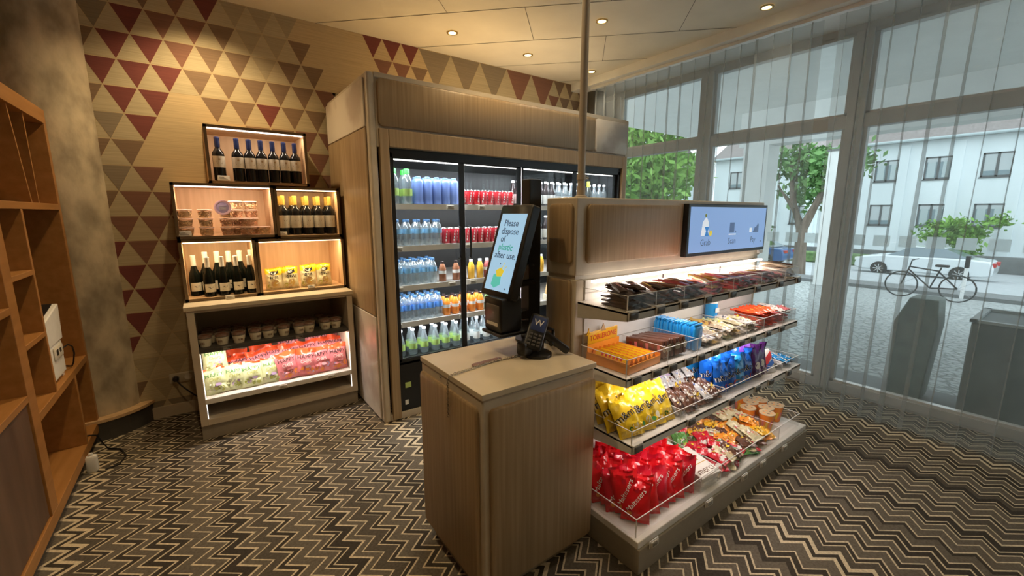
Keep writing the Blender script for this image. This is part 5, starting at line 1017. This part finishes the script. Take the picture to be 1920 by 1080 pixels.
# chain with leather strap
t = thing('key_chain', 'steel chain with a leather tag lying over the counter edge', 'chain', (0, 0, 0))
pts = [(1.085, 1.425, .886), (1.02, 1.430, .885), (.96, 1.432, .885), (.90, 1.428, .885), (.83, 1.415, .885), (.77, 1.405, .886), (.735, 1.400, .887), (.7145, 1.398, .878), (.709, 1.397, .86), (.7085, 1.397, .80), (.7085, 1.399, .715)]
seg = []; 
for a, b_ in zip(pts[:-1], pts[1:]):
    a, b_ = Vector(a), Vector(b_); n = max(1, int((b_ - a).length / .0085)); seg += [(a + (b_ - a) * (i / n), (b_ - a).normalized()) for i in range(n)]
mb = MB()
for i, (p, d) in enumerate(seg):
    q = d.to_track_quat('X', 'Z').to_matrix().to_4x4(); T = Matrix.Translation(p) @ q @ Matrix.Rotation(R(90 * (i % 2)) + .5, 4, 'X')
    mb.tube([T @ Vector((.0075 * math.cos(a), .0042 * math.sin(a), 0)) for a in [2 * math.pi * j / 8 for j in range(9)]], .0013, 'chain_steel', 4, cap=False)
mb.build('chain_links', t); b = MB().rbox((0, 0, 0), .15, .032, .004, .015, 'leather', 'z'); b.lathe([(.004, .002), (.003, .004)], 'steel', c=(.06, 0, 0), n=8); o = b.build('leather_tag', t); o.location = (.92, 1.445, .8845); o.rotation_euler = (0, 0, R(3))
# payment kiosk
t = thing('checkout_kiosk', 'black self-checkout kiosk with tilted portrait touch screen', 'kiosk', (1.275, 1.60, QZ))
MB().box(-.035, .035, -.033, .033, .0, .775, 'black').build('post', t, bevel=.004); MB().lathe([(.075, 0), (.075, .012), (.05, .014)], 'black', n=24).build('foot', t)
tilt = R(17.5); T = Matrix.Translation((1.098 - 1.275, 1.555 - 1.60, 1.335 - QZ)) @ Matrix.Rotation(tilt, 4, 'Y')
# screen body: local x = thickness (front at -x), y = width, z = height
s = MB().rbox((.020, 0, 0), .235, .425, .045, .010, 'black', 'x', T=T).build('screen_body', t)
d = MB().box(-.0035, -.003, -.094, .094, -.185, .170, 'screen_pale', T=T)
def sc(x, z, kk=None): return tuple(T @ Vector((-.0045, -x, z)))
for i, (tx, kk) in enumerate((('Please', 'ink'), ('dispose', 'ink'), ('of', 'ink'), ('plastic', 'ink_green'), ('after use.', 'ink'))):
    wdt = {'Please': .0, 'dispose': .004, 'of': -.035, 'plastic': .0, 'after use.': .012}[tx]
    for dx in (0, .0012): d.text(tx, 0, 0, 0, .043, kk, (lambda w: (lambda x, y: sc(x + w, y + .125 - i * .037)))(wdt - .006 + dx))
d.decal(circ(-.012, -.062, .0035, 8), sc, 'ink'); d.decal([(-.045, -.115), (.012, -.10), (.02, -.155), (-.02, -.175), (-.05, -.160)], sc, 'pic_teal'); d.decal([(-.035, -.095), (.0, -.078), (.028, -.092), (.018, -.118), (-.018, -.122)], lambda x, z: tuple(Vector(sc(x, z)) + Vector((-.0006, 0, 0))), 'pic_yellow'); d.decal([(.005, -.085), (.009, -.085), (.02, -.055), (.016, -.055)], sc, 'pic_yellow'); d.decal([(.020, -.095), (.024, -.095), (.040, -.070), (.036, -.070)], sc, 'pic_yellow'); d.decal([(.06, -.175), (.07, -.170), (.06, -.165)], sc, 'ink')
d.build('picture', s)
MB().box(-.18, 0, -.02, .02, .38, .44, 'black').build('screen_arm', t); MB().tube([(-.13, -.06, .30), (-.02, -.045, .30)], .016, 'black_gloss').build('camera', t)
pr_ = MB().rbox((-.22, -.079, .183), .135, .150, .11, .012, 'black', 'x'); po = pr_.build('receipt_printer', t); MB().rbox((-.2755, -.079, .178), .105, .10, .003, .008, 'tag_dark', 'x').build('printer_window', po); MB().box(-.2785, -.2765, -.122, -.036, .136, .150, 'off_white').build('receipt', po)
MB().box(-.285, -.035, -.155, -.003, .092, .106, 'black').build('printer_tray', t, bevel=.003); MB().box(-.16, -.03, -.03, .02, .12, .16, 'black').build('bracket', t)
# payment terminal on its stand
t = thing('payment_terminal', 'black card payment terminal on a swivel stand at the counter', 'card terminal', (1.155, 1.395, QZ), R(8))
MB().lathe([(.062, 0), (.062, .012), (.048, .020), (.030, .024)], 'black', n=28).build('stand_base', t); MB().tube([(0, 0, .02), (.01, .0, .085)], [.026, .022], 'black').build('stand_neck', t)
T2 = Matrix.Translation((-.012, .0, .108)) @ Matrix.Rotation(R(-34), 4, 'Z') @ Matrix.Rotation(R(-36), 4, 'X') @ Matrix.Rotation(R(22), 4, 'Y')
u = MB().rbox((0, 0, 0), .078, .165, .026, .014, 'black', 'y', T=T2).build('terminal_body', t)
v = MB().rbox((0, -.0138, .035), .064, .070, .002, .004, 'p_navy', 'y', T=T2); f_ = lambda x, z: tuple(T2 @ Vector((x, -.0156, z + .038)))
v.text('W', 0, 0, 0, .042, 'p_white', f_); v.build('terminal_screen', u)
kb = MB(); [kb.rbox((-.021 + .021 * i, -.0138, -.018 - .016 * j), .015, .010, .002, .002, 'dark_grey', 'y', T=T2) for i in range(3) for j in range(4)]; kb.build('keypad', u)
MB().tube([(.055, -.01, .115), (.075, -.02, .105), (.065, -.035, .06), (.03, -.05, .055)], .010, 'black').build('stand_loop', t)
T3 = Matrix.Translation((.062, -.052, .058)) @ Matrix.Rotation(R(-40), 4, 'Z') @ Matrix.Rotation(R(38), 4, 'Y'); MB().rbox((0, 0, 0), .14, .034, .026, .012, 'black', 'y', T=T3).build('handset_grip', t)
MB().rbox((-.070, .015, .045), .05, .06, .05, .012, 'black', 'x').build('cradle', t)
# white pole standing on the header of the snack stand
t = thing('ceiling_pole', 'cream round pole rising from the snack stand to the ceiling', 'pole', (1.425, 1.425, 1.571))
MB().lathe([(.017, 0), (.017, 1.425)], 'pole_cream', n=20).build('tube', t); MB().lathe([(.030, 0), (.030, .006), (.020, .010), (.020, .05)], 'pole_cream', n=20).build('flange', t); MB().lathe([(.018, .08), (.021, .08), (.021, .10), (.018, .10)], 'pole_cream', n=16).tube([(.018, -.01, .09), (.032, -.014, .088)], .005, 'steel').build('clamp', t)
